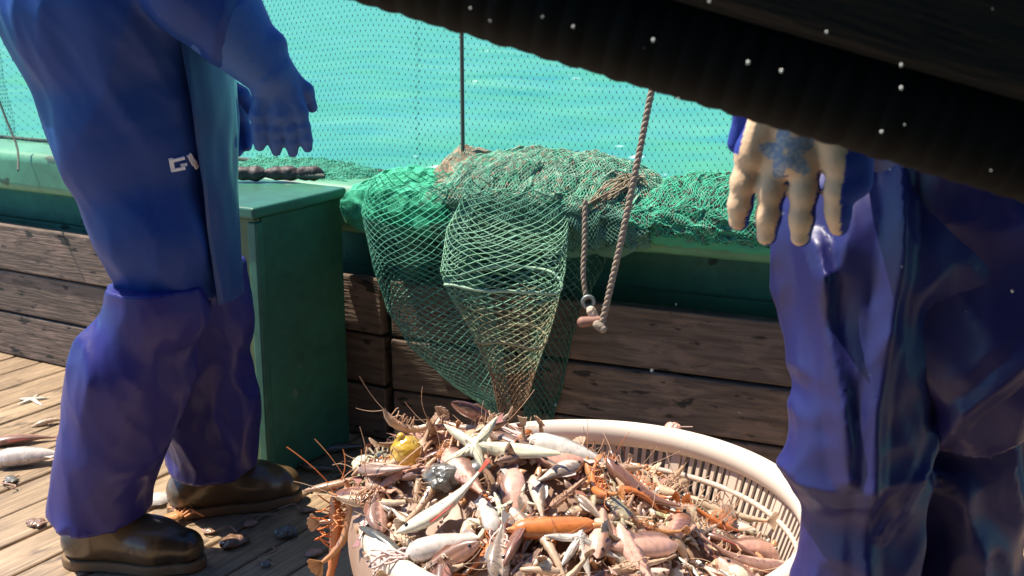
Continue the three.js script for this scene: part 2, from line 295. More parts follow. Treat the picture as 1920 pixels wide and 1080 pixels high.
hangingBag('trawl_bag', 'dark green netting hanging between the pale bag and the rope', [[380, 1000, 1150], [430, 1010, 1160], [520, 1010, 1120], [620, 1000, 1075], [720, 975, 1055], [790, 985, 1035]], 2.98, 2.93, .4, 20, 56, .0014, (u, v) => green([.06, .18, .13], .7), 23);

// heaps of netting lying over the rail: crumpled layers of real mesh around a lumpy core
function heap(name, label, F, x0, x1, prof, nx, nt, layers, colFn, core, r = .0016, seed = 1) {
  const g = thing(name, label, 'fishing net', V(0, 0, 0), 'net heaps lying along the rail');
  const S = (lay, amp) => (u, v) => { const x = lerp(x0, x1, u), e = Math.pow(Math.max(0, 1 - Math.pow(Math.abs(2 * u - 1), 3)), .6); const q = prof(x, v, e); const n1 = noise(x * 18, v * 6 + lay * 3, seed), n2 = noise(x * 40, v * 14 + lay * 5, seed + 4), n3 = noise(x * 22 + 9, v * 9, seed + lay * 2); return W(F, x + amp * n3 * 1.3, q[1] + amp * (n1 + .6 * n2) + lay * .004 * e, q[0] + amp * n3 + lay * .004); };
  const T = new Threads(); for (let l = 0; l < layers; l++) diamonds(T, S(l, .010 + l * .004), Math.round(nx * 1.35) + l * 3, Math.round(nt * 1.35) - l * 2, r * .82, (u, v) => colFn(u, v, l), false, 1.5);
  part('netting', T.geo(), threadMat, g).userData.kind = 'stuff';
  const cg = new THREE.BufferGeometry(), p = [], ix = [], cu = 70, cv = 26, Sc = S(0, .012);
  for (let j = 0; j <= cv; j++) for (let i = 0; i <= cu; i++) { const a = Sc(i / cu, j / cv); p.push(a.x, a.y - .014, a.z - .006); }
  for (let j = 0; j < cv; j++) for (let i = 0; i < cu; i++) { const a = j * (cu + 1) + i, b = a + cu + 1; ix.push(a, b, a + 1, a + 1, b, b + 1); }
  cg.setAttribute('position', new THREE.Float32BufferAttribute(p, 3)); cg.setIndex(ix); cg.computeVertexNormals(); cg.setAttribute('uv', new THREE.Float32BufferAttribute(new Float32Array(p.length / 3 * 2), 2));
  part('packed_netting', cg, core, g);
  return g;
}
const coreDark = std({ color: lin(.08, .20, .14), roughness: .9 }), coreGreen = std({ color: lin(.05, .34, .20), roughness: .9 }), coreTan = std({ color: lin(.30, .23, .15), roughness: .9 });
// profile: v runs from the seaward foot over the top and down the inboard face -> [z, y]
const over = (h, back, front, drop) => (x, v, e) => { const a = v * 1.5; if (v < .66) { const t = v / .66; return [lerp(-back, front, t), .728 + h * e * Math.sin(Math.PI * clamp(t * .92 + .04, 0, 1)) ** .7]; } const t = (v - .66) / .34; return [front + .015 + .02 * Math.sin(t * 3), .728 + h * e * .3 * (1 - t) - drop * t * (.6 + .4 * e)]; };
heap('net_heap', 'large grey green heap of netting piled on the rail above the hanging bags', FR, .16, .78, over(.115, .23, .07, .10), 54, 56, 3, (u, v, l) => { const q = R(); return v > .72 ? green([.09, .24, .18], .6) : q < .45 ? green(GREYGREEN, .7) : q < .80 ? green([.10, .40, .26], .6) : q < .87 ? green(TAN, .6) : green(PALE, .5); }, coreDark, .0017, 2);
heap('net_heap', 'bright green fine netting lying smooth between the locker and the grey heap', FR, -.06, .24, over(.045, .20, .075, .09), 40, 50, 3, () => green(BRIGHT, .5), coreGreen, .0014, 7);
heap('net_heap', 'long green net roll on the rail near the gloved hand', FR, .70, 1.30, over(.085, .22, .07, .055), 50, 46, 3, (u, v) => { const q = R(); return q < .75 ? green([.05, .40, .25], .6) : q < .92 ? green(GREYGREEN, .6) : green([.05, .05, .04], .5); }, coreGreen, .0016, 12);
heap('net_heap', 'small thin green netting scrap on the rail behind the locker', FL, -.62, -.13, over(.035, .24, -.06, .03), 34, 28, 2, () => green([.07, .38, .26], .6), coreGreen, .0014, 19);
heap('net_heap', 'small tan tangle of netting on the rail by the net pole', FR, .13, .31, over(.105, .22, .0, .03), 26, 34, 3, () => green(R() < .7 ? TAN : GREYGREEN, .6), coreTan, .0015, 27);
// tan twine knotted over the heap
{
  const T = new Threads(), c0 = P(1150, 350, 2.83);
  for (let k = 0; k < 34; k++) { const pts = [], a = P(rr(1085, 1125), rr(385, 415), 2.80), b = P(rr(1165, 1205), rr(325, 350), 2.84), m = a.clone().lerp(b, .5).add(V(rr(-.02, .02), rr(-.005, .03), rr(-.01, .035))); const cv = new THREE.CatmullRomCurve3([a, m, b, b.clone().add(V(rr(-.02, .04), rr(-.05, .02), rr(-.02, .02)))]); for (let i = 0; i <= 14; i++) { const p = cv.getPoint(i / 14); pts.push(p.add(V(.004 * noise(i, k, 1), .004 * noise(i, k, 5), .004 * noise(i, k, 9)))); } T.path(pts, .0016, green(TAN, .5), 4); }
  single('twine_bundle', T.geo(), threadMat, 'loose tan twine twisted over the net heap beside the rope', 'twine');
}
// weighted foot rope on the locker
{
  const g = thing('ground_rope', 'dark brown weighted rope with three rubber rollers lying on the locker top', 'rope');
  const m = std({ color: lin(.055, .04, .038), roughness: .6 });
  const ends = [[438, 326, 492, 326], [500, 320, 556, 316], [556, 316, 598, 312]];
  for (const [x0, y0, x1, y1] of ends) { const a = P(x0, y0, 3.22), b = P(x1, y1, 3.22); a.y = b.y = .762; const c = capsMesh([[a, a.clone().lerp(b, .3), .012, .0175], [a.clone().lerp(b, .3), a.clone().lerp(b, .8), .0175, .019], [a.clone().lerp(b, .8), b, .019, .013]], .01, .004, (x, y, z) => .003 * noise(x * 60, y * 60, z * 60)); part('roller', c, m, g); }
  const pa = P(420, 328, 3.22), pb = P(500, 324, 3.22), pc = P(608, 316, 3.2); for (const p of [pa, pb, pc]) p.y = .757; part('core_rope', ropeGeo([pa, pb, pc], .007, .03), ropeDark, g);
}
// ropes hanging in front of the nets
{
  const g = thing('hanging_rope', 'long twisted grey rope slanting down in front of the net heap', 'rope');
  part('rope', ropeGeo([P(1262, 0, 2.66), P(1221, 175, 2.66), P(1196, 300, 2.65), P(1165, 450, 2.64), P(1128, 610, 2.64)], .0078, .042), ropeMat, g);
  const k = P(1125, 612, 2.64); part('end_knot', capsMesh([[k.clone().add(V(-.006, .004, 0)), k.clone().add(V(.006, -.004, .004)), .011, .011]], .01, .003, (x, y, z) => .002 * noise(x * 200, y * 200, z * 200)), ropeMat, g);
  const h = thing('short_rope', 'short rope end with shackle and wooden toggle beside the long rope', 'rope');
  part('rope', ropeGeo([P(1097, 375, 2.74), P(1096, 450, 2.72), P(1094, 520, 2.70), P(1100, 562, 2.69)], .0065, .04), ropeMat, h);
  const s = P(1103, 566, 2.68); const rg = new THREE.TorusGeometry(.013, .005, 8, 18); rg.translate(s.x, s.y, s.z); part('shackle', rg, steelMat, h);
  const w = P(1108, 582, 2.67); part('knot', capsMesh([[w, w.clone().add(V(.006, -.014, 0)), .011, .012]], .01, .003, (x, y, z) => .002 * noise(x * 180, y * 180, z * 180)), std({ color: lin(.6, .48, .38), roughness: .9 }), h);
  const ta = P(1092, 604, 2.66), tb = P(1124, 600, 2.66); part('toggle', capsMesh([[ta, tb, .013, .010]], .01, .003), std({ color: lin(.30, .15, .11), roughness: .6 }), h);
}

// wheelhouse and awning behind the camera: they close off the sky on that side
{
  const wh = thing('wheelhouse', 'dark painted wheelhouse front with awning behind the viewpoint', 'wheelhouse');
  const wall = std({ map: paintTex(63, [.20, .17, .15], [.13, .10, .08], .2), roughness: .6 });
  const put = (name, g, m, x, y, z, parent = wh) => { const o = part(name, g, m, parent); o.position.set(x, y, z); return o; };
  for (let i = 0; i < 9; i++) put('board', boxUV(5.2, .246, .05, .008, [R() * 2, R() * 2]), wall, .3, .125 + i * .25, 1.15);
  put('awning', boxUV(5.4, .05, 2.3, .01), wall, .3, 2.34, .24);
  for (let i = 0; i < 6; i++) put('rafter', boxUV(.06, .09, 2.2, .01), wall, -2.1 + i * .96, 2.27, .26);
  for (const x of [-2.2, 2.85]) put('awning_post', new THREE.CylinderGeometry(.03, .03, 2.32, 12), wall, x, 1.16, -.8);
  const d = put('door', boxUV(.75, 1.85, .04, .01), std({ map: paintTex(73, [.26, .20, .15], [.14, .10, .08], .2), roughness: .5 }), .2, .95, 1.10); const hg = new THREE.TorusGeometry(.03, .007, 8, 16); put('handle', hg, steelMat, .28, 0, -.03, d);
}

// ------------------------------------------------------------------ people
const skin = phy({ color: lin(.42, .25, .17), roughness: .55 });
const eyeMat = std({ color: lin(.75, .73, .70), roughness: .2 }), hairMat = std({ color: lin(.012, .01, .009), roughness: .6 });
function headCaps(c, f, u, s) {   // centre, forward, up, side
  const q = (a, b, d) => c.clone().addScaledVector(f, a).addScaledVector(u, b).addScaledVector(s, d);
  return [[q(-.02, .03, 0), q(.02, .035, 0), .085, .078], [q(.035, -.045, -.02), q(.035, -.045, .02), .05, .05], [q(.05, -.085, -.012), q(.05, -.085, .012), .026, .026], [q(.09, .01, 0), q(.112, -.03, 0), .009, .014],
    [q(.088, -.058, -.018), q(.088, -.058, .018), .008, .008], [q(.083, .03, -.04), q(.083, .03, .04), .012, .012], [q(0, .0, -.085), q(-.005, -.03, -.08), .017, .012], [q(0, 0, .085), q(-.005, -.03, .08), .017, .012]];
}
// hand: wrist w, direction d to the fingers, thumb side l, back of the hand n
function handCaps(w, d, l, n, s, curl, spread = 1, fr = 1) {
  const q = (a, b, c) => w.clone().addScaledVector(d, a * s).addScaledVector(l, b * s).addScaledVector(n, c * s);
  const caps = [[q(-.045, 0, 0), q(.01, 0, 0), .034 * s, .030 * s], [q(.0, .012, 0), q(.085, .028 * spread, .002), .026 * s, .0165 * s], [q(.0, -.010, 0), q(.080, -.030 * spread, 0), .025 * s, .0155 * s], [q(0, 0, 0), q(.085, 0, .004), .026 * s, .018 * s]];
  const F = [[.030, .072], [.0105, .08], [-.010, .075], [-.031, .06]];
  F.forEach(([o, len], i) => { let p = q(.082, o * spread, 0), dir = d.clone().addScaledVector(l, o * 1.6 * spread).normalize(), r = .0108 * s * fr; for (let k = 0; k < 3; k++) { const L = len * [.45, .32, .25][k] * s; dir = dir.clone().addScaledVector(n, -curl[i] * [.35, .7, .6][k]).normalize(); const e = p.clone().addScaledVector(dir, L); caps.push([p, e, r, r * .93]); p = e; r *= .93; } });
  const t0 = q(.012, .03, -.006), t1 = q(.045, .058, -.016), t2 = q(.078, .066, -.024); caps.push([t0, t1, .0165 * s, .0135 * s], [t1, t2, .0135 * s, .011 * s]);
  return caps;
}
const foldField = (fx, fy, amp, seed) => (x, y, z) => { const w = noise(x * 2.2, y * 2.2, z * 2.2 + seed), a = Math.abs(noise(x * fx + w * 1.2, y * fy + w, z * fx + seed)), b = Math.abs(noise(x * fx * 1.9 + y * 3, y * fy * 2.3 - x * 4 + w, z * fx * 2 + seed + 9)), c = Math.abs(noise(x * fx * 4 + y * 9, y * fy * 3.4 - x * 7, z * fx * 4 + seed + 4)); return amp * (2.6 * a + 1.1 * b + .35 * c - .9); };
function bodyPerson(g, J, headF) {
  const up = V(0, 1, 0), side = up.clone().cross(headF).normalize();
  const caps = [[J.pelvis, J.chest, .12, .13], [J.chest, J.neck, .12, .055], [J.neck, J.head, .05, .05]];
  for (const s of ['R', 'L']) caps.push([J['sh' + s], J['el' + s], .045, .036], [J['el' + s], J['wr' + s], .036, .022], [J.chest, J['sh' + s], .10, .05], [J.pelvis, J['hip' + s], .1, .085], [J['hip' + s], J['kn' + s], .075, .05], [J['kn' + s], J['an' + s], .05, .036], [J['wr' + s], J['wr' + s].clone().addScaledVector(J['wr' + s].clone().sub(J['el' + s]).normalize(), .02), .022, .018]);
  const b1 = capsMesh(caps, .05, .016), b2 = capsMesh(headCaps(J.head, headF, up, side), .018, .005);
  part('body', merge([b1, b2]), skin, g);
  for (const k of [-1, 1]) { const e = new THREE.SphereGeometry(.011, 12, 8); const p = J.head.clone().addScaledVector(headF, .079).addScaledVector(up, .008).addScaledVector(side, k * .031); e.translate(p.x, p.y, p.z); part('eye', e, eyeMat, g); }
  const q = (a, b, d) => J.head.clone().addScaledVector(headF, a).addScaledVector(up, b).addScaledVector(side, d);
  part('hair', capsMesh([[q(-.035, .055, 0), q(.012, .068, 0), .082, .068], [q(-.05, .0, -.03), q(-.05, .0, .03), .06, .06]], .03, .008, (x, y, z) => .004 * noise(x * 70, y * 30, z * 70)), hairMat, g);
}
function boot(g, ankle, dir, mat, soleMat) {
  const flat = V(dir.x, 0, dir.z).normalize(), a = ankle.clone(), gy = y => V(0, y, 0);
  const heel = a.clone().setY(.055).addScaledVector(flat, -.045), ball = a.clone().setY(.052).addScaledVector(flat, .12), toe = a.clone().setY(.047).addScaledVector(flat, .185);
  const f0 = capsuleField([[a.clone().setY(.30), a.clone().setY(.11), .062, .056], [a.clone().setY(.1), heel, .055, .05], [a.clone().setY(.09), ball, .056, .05], [ball, toe, .05, .042], [heel, ball, .048, .048]], .03);
  const f = (x, y, z) => Math.max(f0(x, y, z), .018 - y), bx = capsBounds([[heel, toe, .08, .08], [a.clone().setY(.3), a, .08, .08]], .02);
  const b = part('boot', surfaceNet(f, bx, .008), mat, g);
  const fs = (x, y, z) => Math.max(f0(x, clamp(y, .03, .05), z) - .006, Math.abs(y - .0125) - .012);
  part('sole', surfaceNet(fs, bx, .006), soleMat, b);
}
const coatBlue = phy({ color: lin(.010, .044, .23), roughness: .55, specularIntensity: .5, clearcoat: .05, clearcoatRoughness: .25 });
const apronBlue = phy({ color: lin(.02, .08, .30), roughness: .35, transmission: .35, thickness: 0, side: THREE.DoubleSide });
const trouserBlue = phy({ color: lin(.026, .024, .17), roughness: .46, specularIntensity: .6, clearcoat: .12, clearcoatRoughness: .2 });
const navyPVC = phy({ color: lin(.014, .014, .115), roughness: .5, clearcoat: .16, clearcoatRoughness: .3 });
const navyCoat = phy({ color: lin(.022, .015, .10), roughness: .48, clearcoat: .2, clearcoatRoughness: .3 });
const bootMat = phy({ map: paintTex(91, [.36, .29, .20], [.22, .18, .13], .1), roughness: .32, clearcoat: .4 }), soleMat = std({ color: lin(.20, .12, .06), roughness: .8 });
const gloveBlue = std({ color: lin(.03, .10, .34), roughness: .62 });
const whitePrint = std({ color: lin(.75, .75, .85), roughness: .5 });

// left figure: standing in profile, facing right, arm hanging in front
{
  const g = thing('person', 'person in blue rain suit and apron standing beside the locker, blue gloved arm hanging', 'person');
  const J = { pelvis: P(280, 215, 2.47), chest: P(240, -165, 2.44), neck: P(250, -265, 2.44), head: P(275, -400, 2.44), shR: P(235, -200, 2.27), elR: P(372, -20, 2.26), wrR: P(500, 155, 2.28), shL: P(255, -200, 2.62), elL: P(330, 20, 2.7), wrL: P(395, 150, 2.64),
    hipR: P(268, 260, 2.40), knR: P(300, 585, 2.40), anR: P(195, 985, 2.42), hipL: P(315, 260, 2.56), knL: P(385, 590, 2.63), anL: P(392, 885, 2.70) };
  const ff = V(1, -.1, -.25).normalize(); bodyPerson(g, J, V(.95, -.28, -.1).normalize());
  // trousers
  const cp = (x, y, d) => P(x, y, d);
  const TR = [[cp(280, 250, 2.47), cp(285, 330, 2.46), .17, .15], [cp(285, 330, 2.43), cp(300, 565, 2.40), .14, .10], [cp(300, 565, 2.40), cp(243, 700, 2.41), .10, .118], [cp(243, 700, 2.41), cp(190, 955, 2.42), .118, .112], [cp(330, 330, 2.54), cp(385, 590, 2.62), .13, .105], [cp(385, 590, 2.62), cp(392, 780, 2.67), .105, .11], [cp(392, 780, 2.67), cp(392, 885, 2.69), .11, .105]];
  const hemY = P(300, 560, 2.42).y;
  const ff1 = foldField(5, 2.4, .013, 3), cut = Math.max(.06, .05);
  const tf0 = capsuleField(TR, .05), tf = (x, y, z) => { const d = tf0(x, y, z); return Math.max(Math.abs(d) > .08 ? d : d + ff1(x, y, z), .115 - y + .02 * noise(x * 6, z * 6, 2), y - hemY - .04 - .03 * (x + .75)); };
  part('rain_trousers', surfaceNet(tf, capsBounds(TR, .05), .0105), trouserBlue, g);
  boot(g, P(196, 985, 2.42), V(1, 0, .12), bootMat, soleMat); boot(g, P(388, 880, 2.70), V(1, 0, -.3), bootMat, soleMat);
  // jacket with long skirt and sleeve
  const JK = [[cp(215, -190, 2.44), cp(215, 0, 2.45), .20, .215], [cp(215, 0, 2.45), cp(262, 230, 2.46), .215, .178], [cp(262, 230, 2.46), cp(298, 420, 2.44), .178, .135], [cp(298, 420, 2.44), cp(322, 540, 2.44), .135, .118], [cp(345, 230, 2.50), cp(365, 520, 2.54), .10, .09],
    [J.shR, J.elR, .085, .078], [J.elR, P(446, 78, 2.28), .078, .062], [J.shL, J.elL, .08, .07], [J.elL, P(385, 130, 2.65), .07, .055], [cp(225, -220, 2.44), J.neck, .13, .09]];
  const jf = foldField(4.4, 1.5, .013, 14), jf0 = capsuleField(JK, .045);
  const jfn = (x, y, z) => { const d = jf0(x, y, z); return Math.max(Math.abs(d) > .08 ? d : d + jf(x, y, z), hemY - y + .03 * (x + .75)); };
  const jk = part('rain_jacket', surfaceNet(jfn, capsBounds(JK, .05), .0105), coatBlue, g);
  const hoodQ = (a, b, s) => J.head.clone().addScaledVector(ff, a).add(V(0, b, s)); part('hood', surfaceNet((() => { const o = capsuleField([[hoodQ(-.02, .03, 0), hoodQ(.0, -.06, 0), .12, .115], [hoodQ(0, -.06, 0), J.neck, .115, .11]], .04); return (x, y, z) => { const d = o(x, y, z); const fx = (x - J.head.x) * ff.x + (z - J.head.z) * ff.z; return Math.max(Math.abs(d) - .006, fx - .055); }; })(), capsBounds([[hoodQ(-.02, .05, 0), J.neck, .14, .14]], .03), .008), coatBlue, g);
  // apron: a stiff curved sheet hanging at the front of the body
  { const pos = [], ix = [], nu = 20, nv = 26; for (const off of [0, .004]) for (let j = 0; j <= nv; j++) for (let i = 0; i <= nu; i++) { const v = j / nv, y = lerp(-170, 552, v), a = lerp(-1.0, 1.0, i / nu) * lerp(.85, .62, v); const c = table([[-170, 215, .20], [0, 222, .212], [200, 262, .186], [420, 298, .155], [600, 330, .135]], y), ctr = P(c[1], y, 2.46), rad = c[2] + .008 + off + .006 * noise(i * .4, j * .3, 2); pos.push(ctr.x + Math.cos(a) * rad * (v > .3 ? 1 : 1), ctr.y, ctr.z + Math.sin(a) * rad * 1.0); }
    const st = (nu + 1) * (nv + 1); const q = (a, b, c, d) => ix.push(a, b, c, a, c, d); for (let j = 0; j < nv; j++) for (let i = 0; i < nu; i++) { const a = j * (nu + 1) + i, b = a + 1, c = b + nu + 1, d = a + nu + 1; q(a, b, c, d); q(st + a, st + d, st + c, st + b); }
    for (let i = 0; i < nu; i++) { const a = i, b = i + 1, e = nv * (nu + 1); q(a, st + a, st + b, b); q(e + a, e + b, st + e + b, st + e + a); } for (let j = 0; j < nv; j++) { const a = j * (nu + 1), b = a + nu + 1; q(a, b, st + b, st + a); q(a + nu, st + a + nu, st + b + nu, b + nu); }
    const ag = new THREE.BufferGeometry(); ag.setAttribute('position', new THREE.Float32BufferAttribute(pos, 3)); ag.setIndex(ix); ag.computeVertexNormals(); ag.setAttribute('uv', new THREE.Float32BufferAttribute(new Float32Array(pos.length / 3 * 2), 2)); part('apron', ag, apronBlue, g); }
  // small pale print on the jacket skirt
  { const bits = []; const put = (x, y, w, h, rot) => { const o = P(x, y, 2); const dir = o.clone().sub(camera.position).normalize(); let t = 1.6; for (let k = 0; k < 80; k++) { const p = camera.position.clone().addScaledVector(dir, t), d = jfn(p.x, p.y, p.z); if (d < .0006) break; t += Math.max(d * .6, .0008); } const p = camera.position.clone().addScaledVector(dir, t - .001); const e = .004, n = V(jfn(p.x + e, p.y, p.z) - jfn(p.x - e, p.y, p.z), jfn(p.x, p.y + e, p.z) - jfn(p.x, p.y - e, p.z), jfn(p.x, p.y, p.z + e) - jfn(p.x, p.y, p.z - e)).normalize(); const b = new THREE.BoxGeometry(w * 1.15, h * 1.25, .006); b.rotateZ(rot); b.applyQuaternion(new THREE.Quaternion().setFromUnitVectors(V(0, 0, 1), n)); b.translate(p.x, p.y, p.z); bits.push(b); };
    put(332, 299, .026, .005, .1); put(322, 308, .007, .022, .1); put(334, 317, .024, .005, .05); put(344, 309, .012, .005, 0); put(359, 299, .008, .022, .5); put(366, 308, .007, .016, .5);
    part('printed_mark', merge(bits), whitePrint, g); }
  // gloves
  const gd = V(.10, -1, .02).normalize(), gn = V(.25, .1, 1).normalize(); const gl = gd.clone().cross(gn).normalize().multiplyScalar(-1);
  const hw = P(512, 152, 2.28); const caps = [[P(424, 42, 2.28), P(504, 140, 2.28), .082, .046], ...handCaps(P(512, 132, 2.28), gd, gl, gn, 1.0, [.12, .25, .3, .25], 1.35, 1.15)];
  part('glove', capsMesh(caps, .012, .0032, (x, y, z) => .0006 * noise(x * 90, y * 90, z * 90)), gloveBlue, g);
  const gd2 = V(.3, -.9, -.1).normalize(), gn2 = V(.2, .1, -1).normalize(); part('glove', capsMesh(handCaps(P(397, 150, 2.64), gd2, gd2.clone().cross(gn2).normalize(), gn2, 1.1, [.6, .7, .7, .6]), .014, .0045), gloveBlue, g);
}
// right figure: standing close, legs and one gloved hand in view
{
  const g = thing('person', 'person in glossy navy rain trousers close on the right, cream and blue glove hanging', 'person');
  const J = { pelvis: P(1745, 330, 1.66), chest: P(1760, -300, 1.66), neck: P(1750, -470, 1.64), head: P(1740, -680, 1.62), shR: P(1600, -400, 1.62), elR: P(1590, -40, 1.52), wrR: P(1512, 120, 1.24), shL: P(1965, -400, 1.68), elL: P(2040, 0, 1.62), wrL: P(2030, 250, 1.45),
    hipR: P(1660, 430, 1.64), knR: P(1610, 1060, 1.58), anR: P(1600, 1500, 1.62), hipL: P(1850, 430, 1.68), knL: P(1800, 1060, 1.64), anL: P(1800, 1480, 1.70) };
  bodyPerson(g, J, V(-.45, -.3, .84).normalize());
  const cp = P;
  // long pressed creases of the stiff sheet
  const creaseLines = [[[1705, 300], [1690, 430], [1668, 580], [1655, 680], [1640, 760], [1632, 900], [1628, 1100]], [[1960, 600], [1880, 690], [1800, 770], [1750, 880], [1690, 960], [1655, 1010]], [[1545, 470], [1560, 620], [1580, 760], [1590, 900]]].map(l => l.map(([x, y]) => P(x, y, 1.48)));
  const crease = (x, y) => { let m = 1; for (const l of creaseLines) for (let i = 0; i < l.length - 1; i++) { const ax = l[i].x, ay = l[i].y, dx = l[i + 1].x - ax, dy = l[i + 1].y - ay, t = clamp(((x - ax) * dx + (y - ay) * dy) / (dx * dx + dy * dy), 0, 1); m = Math.min(m, Math.hypot(x - ax - dx * t, y - ay - dy * t)); } return .017 * Math.max(0, 1 - m / .020) * (1 + .4 * noise(x * 9, y * 9, 2)); };
  const TR = [[cp(1690, 420, 1.64), cp(1850, 430, 1.66), .16, .16], [cp(1640, 470, 1.62), cp(1600, 800, 1.58), .135, .098], [cp(1600, 800, 1.58), cp(1610, 1120, 1.58), .098, .09], [cp(1610, 1120, 1.58), cp(1600, 1400, 1.62), .09, .10], [cp(1850, 470, 1.68), cp(1800, 850, 1.66), .13, .10], [cp(1800, 850, 1.66), cp(1803, 1120, 1.64), .10, .085], [cp(1803, 1120, 1.64), cp(1800, 1400, 1.70), .085, .095]];
  const f1 = foldField(5, 3, .018, 31), t0 = capsuleField(TR, .03), tf = (x, y, z) => { const d = t0(x, y, z); return Math.max(Math.abs(d) > .08 ? d : d + f1(x, y, z) - crease(x, y), .12 - y); };
  part('rain_trousers', surfaceNet(tf, capsBounds(TR, .05), .009), navyPVC, g);
  boot(g, V(J.anR.x, .1, J.anR.z), V(-.5, 0, .9), bootMat, soleMat); boot(g, V(J.anL.x, .1, J.anL.z), V(-.1, 0, 1), bootMat, soleMat);
  const JK = [[cp(1760, -330, 1.66), cp(1760, 50, 1.66), .17, .17], [cp(1760, 50, 1.66), cp(1775, 330, 1.66), .17, .185], [cp(1720, 330, 1.64), cp(1690, 600, 1.60), .15, .105], [cp(1850, 330, 1.66), cp(1840, 620, 1.62), .165, .15], [cp(1840, 620, 1.62), cp(1830, 900, 1.60), .15, .11], [J.shR, J.elR, .085, .075], [J.elR, J.wrR, .075, .05], [J.shL, J.elL, .085, .075], [J.elL, J.wrL, .075, .055], [cp(1755, -380, 1.66), J.neck, .13, .08]];
  const f2 = foldField(4.5, 3.2, .018, 47), k0 = capsuleField(JK, .05), hA = P(1600, 720, 1.5), hB = P(1900, 850, 1.5);
  const kf = (x, y, z) => { const d = k0(x, y, z); const t = clamp((x - hA.x) / (hB.x - hA.x), -.3, 1.3); const hem = hA.y - .095 * Math.sin(clamp(t, 0, 1) * 2.5) - .02 * t; return Math.max(Math.abs(d) > .08 ? d : d + f2(x, y, z) - crease(x, y), hem - y); };
  const coat = part('rain_coat', surfaceNet(kf, capsBounds(JK, .05), .009), navyCoat, g);
  part('cap', (() => { const c = new THREE.SphereGeometry(.105, 24, 12, 0, 6.2832, 0, 1.5); c.translate(J.head.x, J.head.y + .045, J.head.z); return c; })(), navyPVC, g);
  // glove: cream knit back, blue dipped palm, grey blue print
  const d = V(-.15, -1, .10).normalize(), n = V(-.52, .12, .85).normalize(); n.addScaledVector(d, -n.dot(d)).normalize(); const l = d.clone().cross(n).normalize().multiplyScalar(1);
  const w = P(1520, 128, 1.20), lat = V(-1, 0, -.3); const thumb = l.dot(lat) > 0 ? l : l.clone().negate();
  const hc = handCaps(w, d, thumb, n, 1.08, [.25, .2, .2, .3], 1.45, 1.14);
  hc.push([w.clone().addScaledVector(thumb, -.040).addScaledVector(n, -.012).addScaledVector(d, .01), w.clone().addScaledVector(thumb, -.060).addScaledVector(n, -.014).addScaledVector(d, .105), .024, .019]);
  const ec = P(1470, 285, 1.17);
  const cf = (x, y, z, nx, ny, nz) => { const f = nx * n.x + ny * n.y + nz * n.z + .12 * noise(x * 120, y * 120, z * 120); const q = V(x, y, z).sub(ec), a = q.dot(thumb), b = q.dot(d), r = Math.hypot(a, b * 1.05), th = Math.atan2(b, a); const flower = r < .030 * (.78 + .22 * Math.cos(th * 5)) && r > .003; const dirt = smooth(.0, .5, noise(x * 28, y * 28, z * 28 + 4)); let c = [.80, .55, .37].map((k, i) => lerp(k, [.50, .33, .22][i], dirt * .4)); if (flower && f > .3) c = noise(x * 260, y * 260, 3) > -.1 ? [.24, .30, .44] : [.42, .42, .46]; const hq = V(x, y, z).sub(w), la = hq.dot(thumb), lo = hq.dot(d); if (f < .40 || la < -.056 - .05 * clamp(lo - .11, 0, 1) || (la > .052 && lo < .095)) c = [.015, .04, .30]; return c; };
  part('glove', capsMesh(hc, .010, .0024, (x, y, z) => .0004 * noise(x * 260, y * 260, z * 260), cf), std({ vertexColors: true, roughness: .85 }), g);
  const d2 = V(0, -1, .1).normalize(), n2 = V(1, 0, .1).normalize(); part('glove', capsMesh(handCaps(J.wrL, d2, d2.clone().cross(n2), n2, 1.1, [.5, .5, .5, .5]), .012, .0045), gloveBlue, g);
}

// ------------------------------------------------------------------ boom crossing the upper right
{
  const g = thing('derrick_boom', 'black ribbed boom with rough brown timber crossing the upper right corner', 'boom');
  const a = P(330, -196, 1.12), b = P(2350, 397, .92);
  const dir = b.clone().sub(a), L = dir.length(); dir.normalize();
  const sq = new THREE.Quaternion().setFromUnitVectors(V(0, 1, 0), dir);
  const N = 560, prof = []; for (let i = 0; i <= N; i++) { const y = i / N * L; prof.push(new THREE.Vector2(.044 + .0015 * Math.abs(Math.sin(y / .021 * Math.PI + noise(y * 9, 3, 3))) + .0016 * noise(y * 45, 1, 1), y)); }
  const lg = new THREE.LatheGeometry(prof, 28); lg.applyQuaternion(sq); lg.translate(a.x, a.y, a.z);
  part('ribbed_hose', lg, phy({ color: lin(.004, .0045, .005), roughness: .75, specularIntensity: .3 }), g);
  const upv = V(0, 1, 0).addScaledVector(dir, -dir.y).normalize(), mid = a.clone().lerp(b, .5);
  const bt = boxUV(L, .30, .26, .015, [.3, .2]); const mt = new THREE.Matrix4().makeBasis(dir, upv, dir.clone().cross(upv)); bt.applyMatrix4(mt); const bp = mid.clone().addScaledVector(upv, .188).add(V(0, 0, -.07)); bt.translate(bp.x, bp.y, bp.z);
  part('timber', bt, std({ color: lin(.018, .013, .011), map: wornTex, bumpMap: grainBump, bumpScale: .006, roughness: .85 }), g);
}

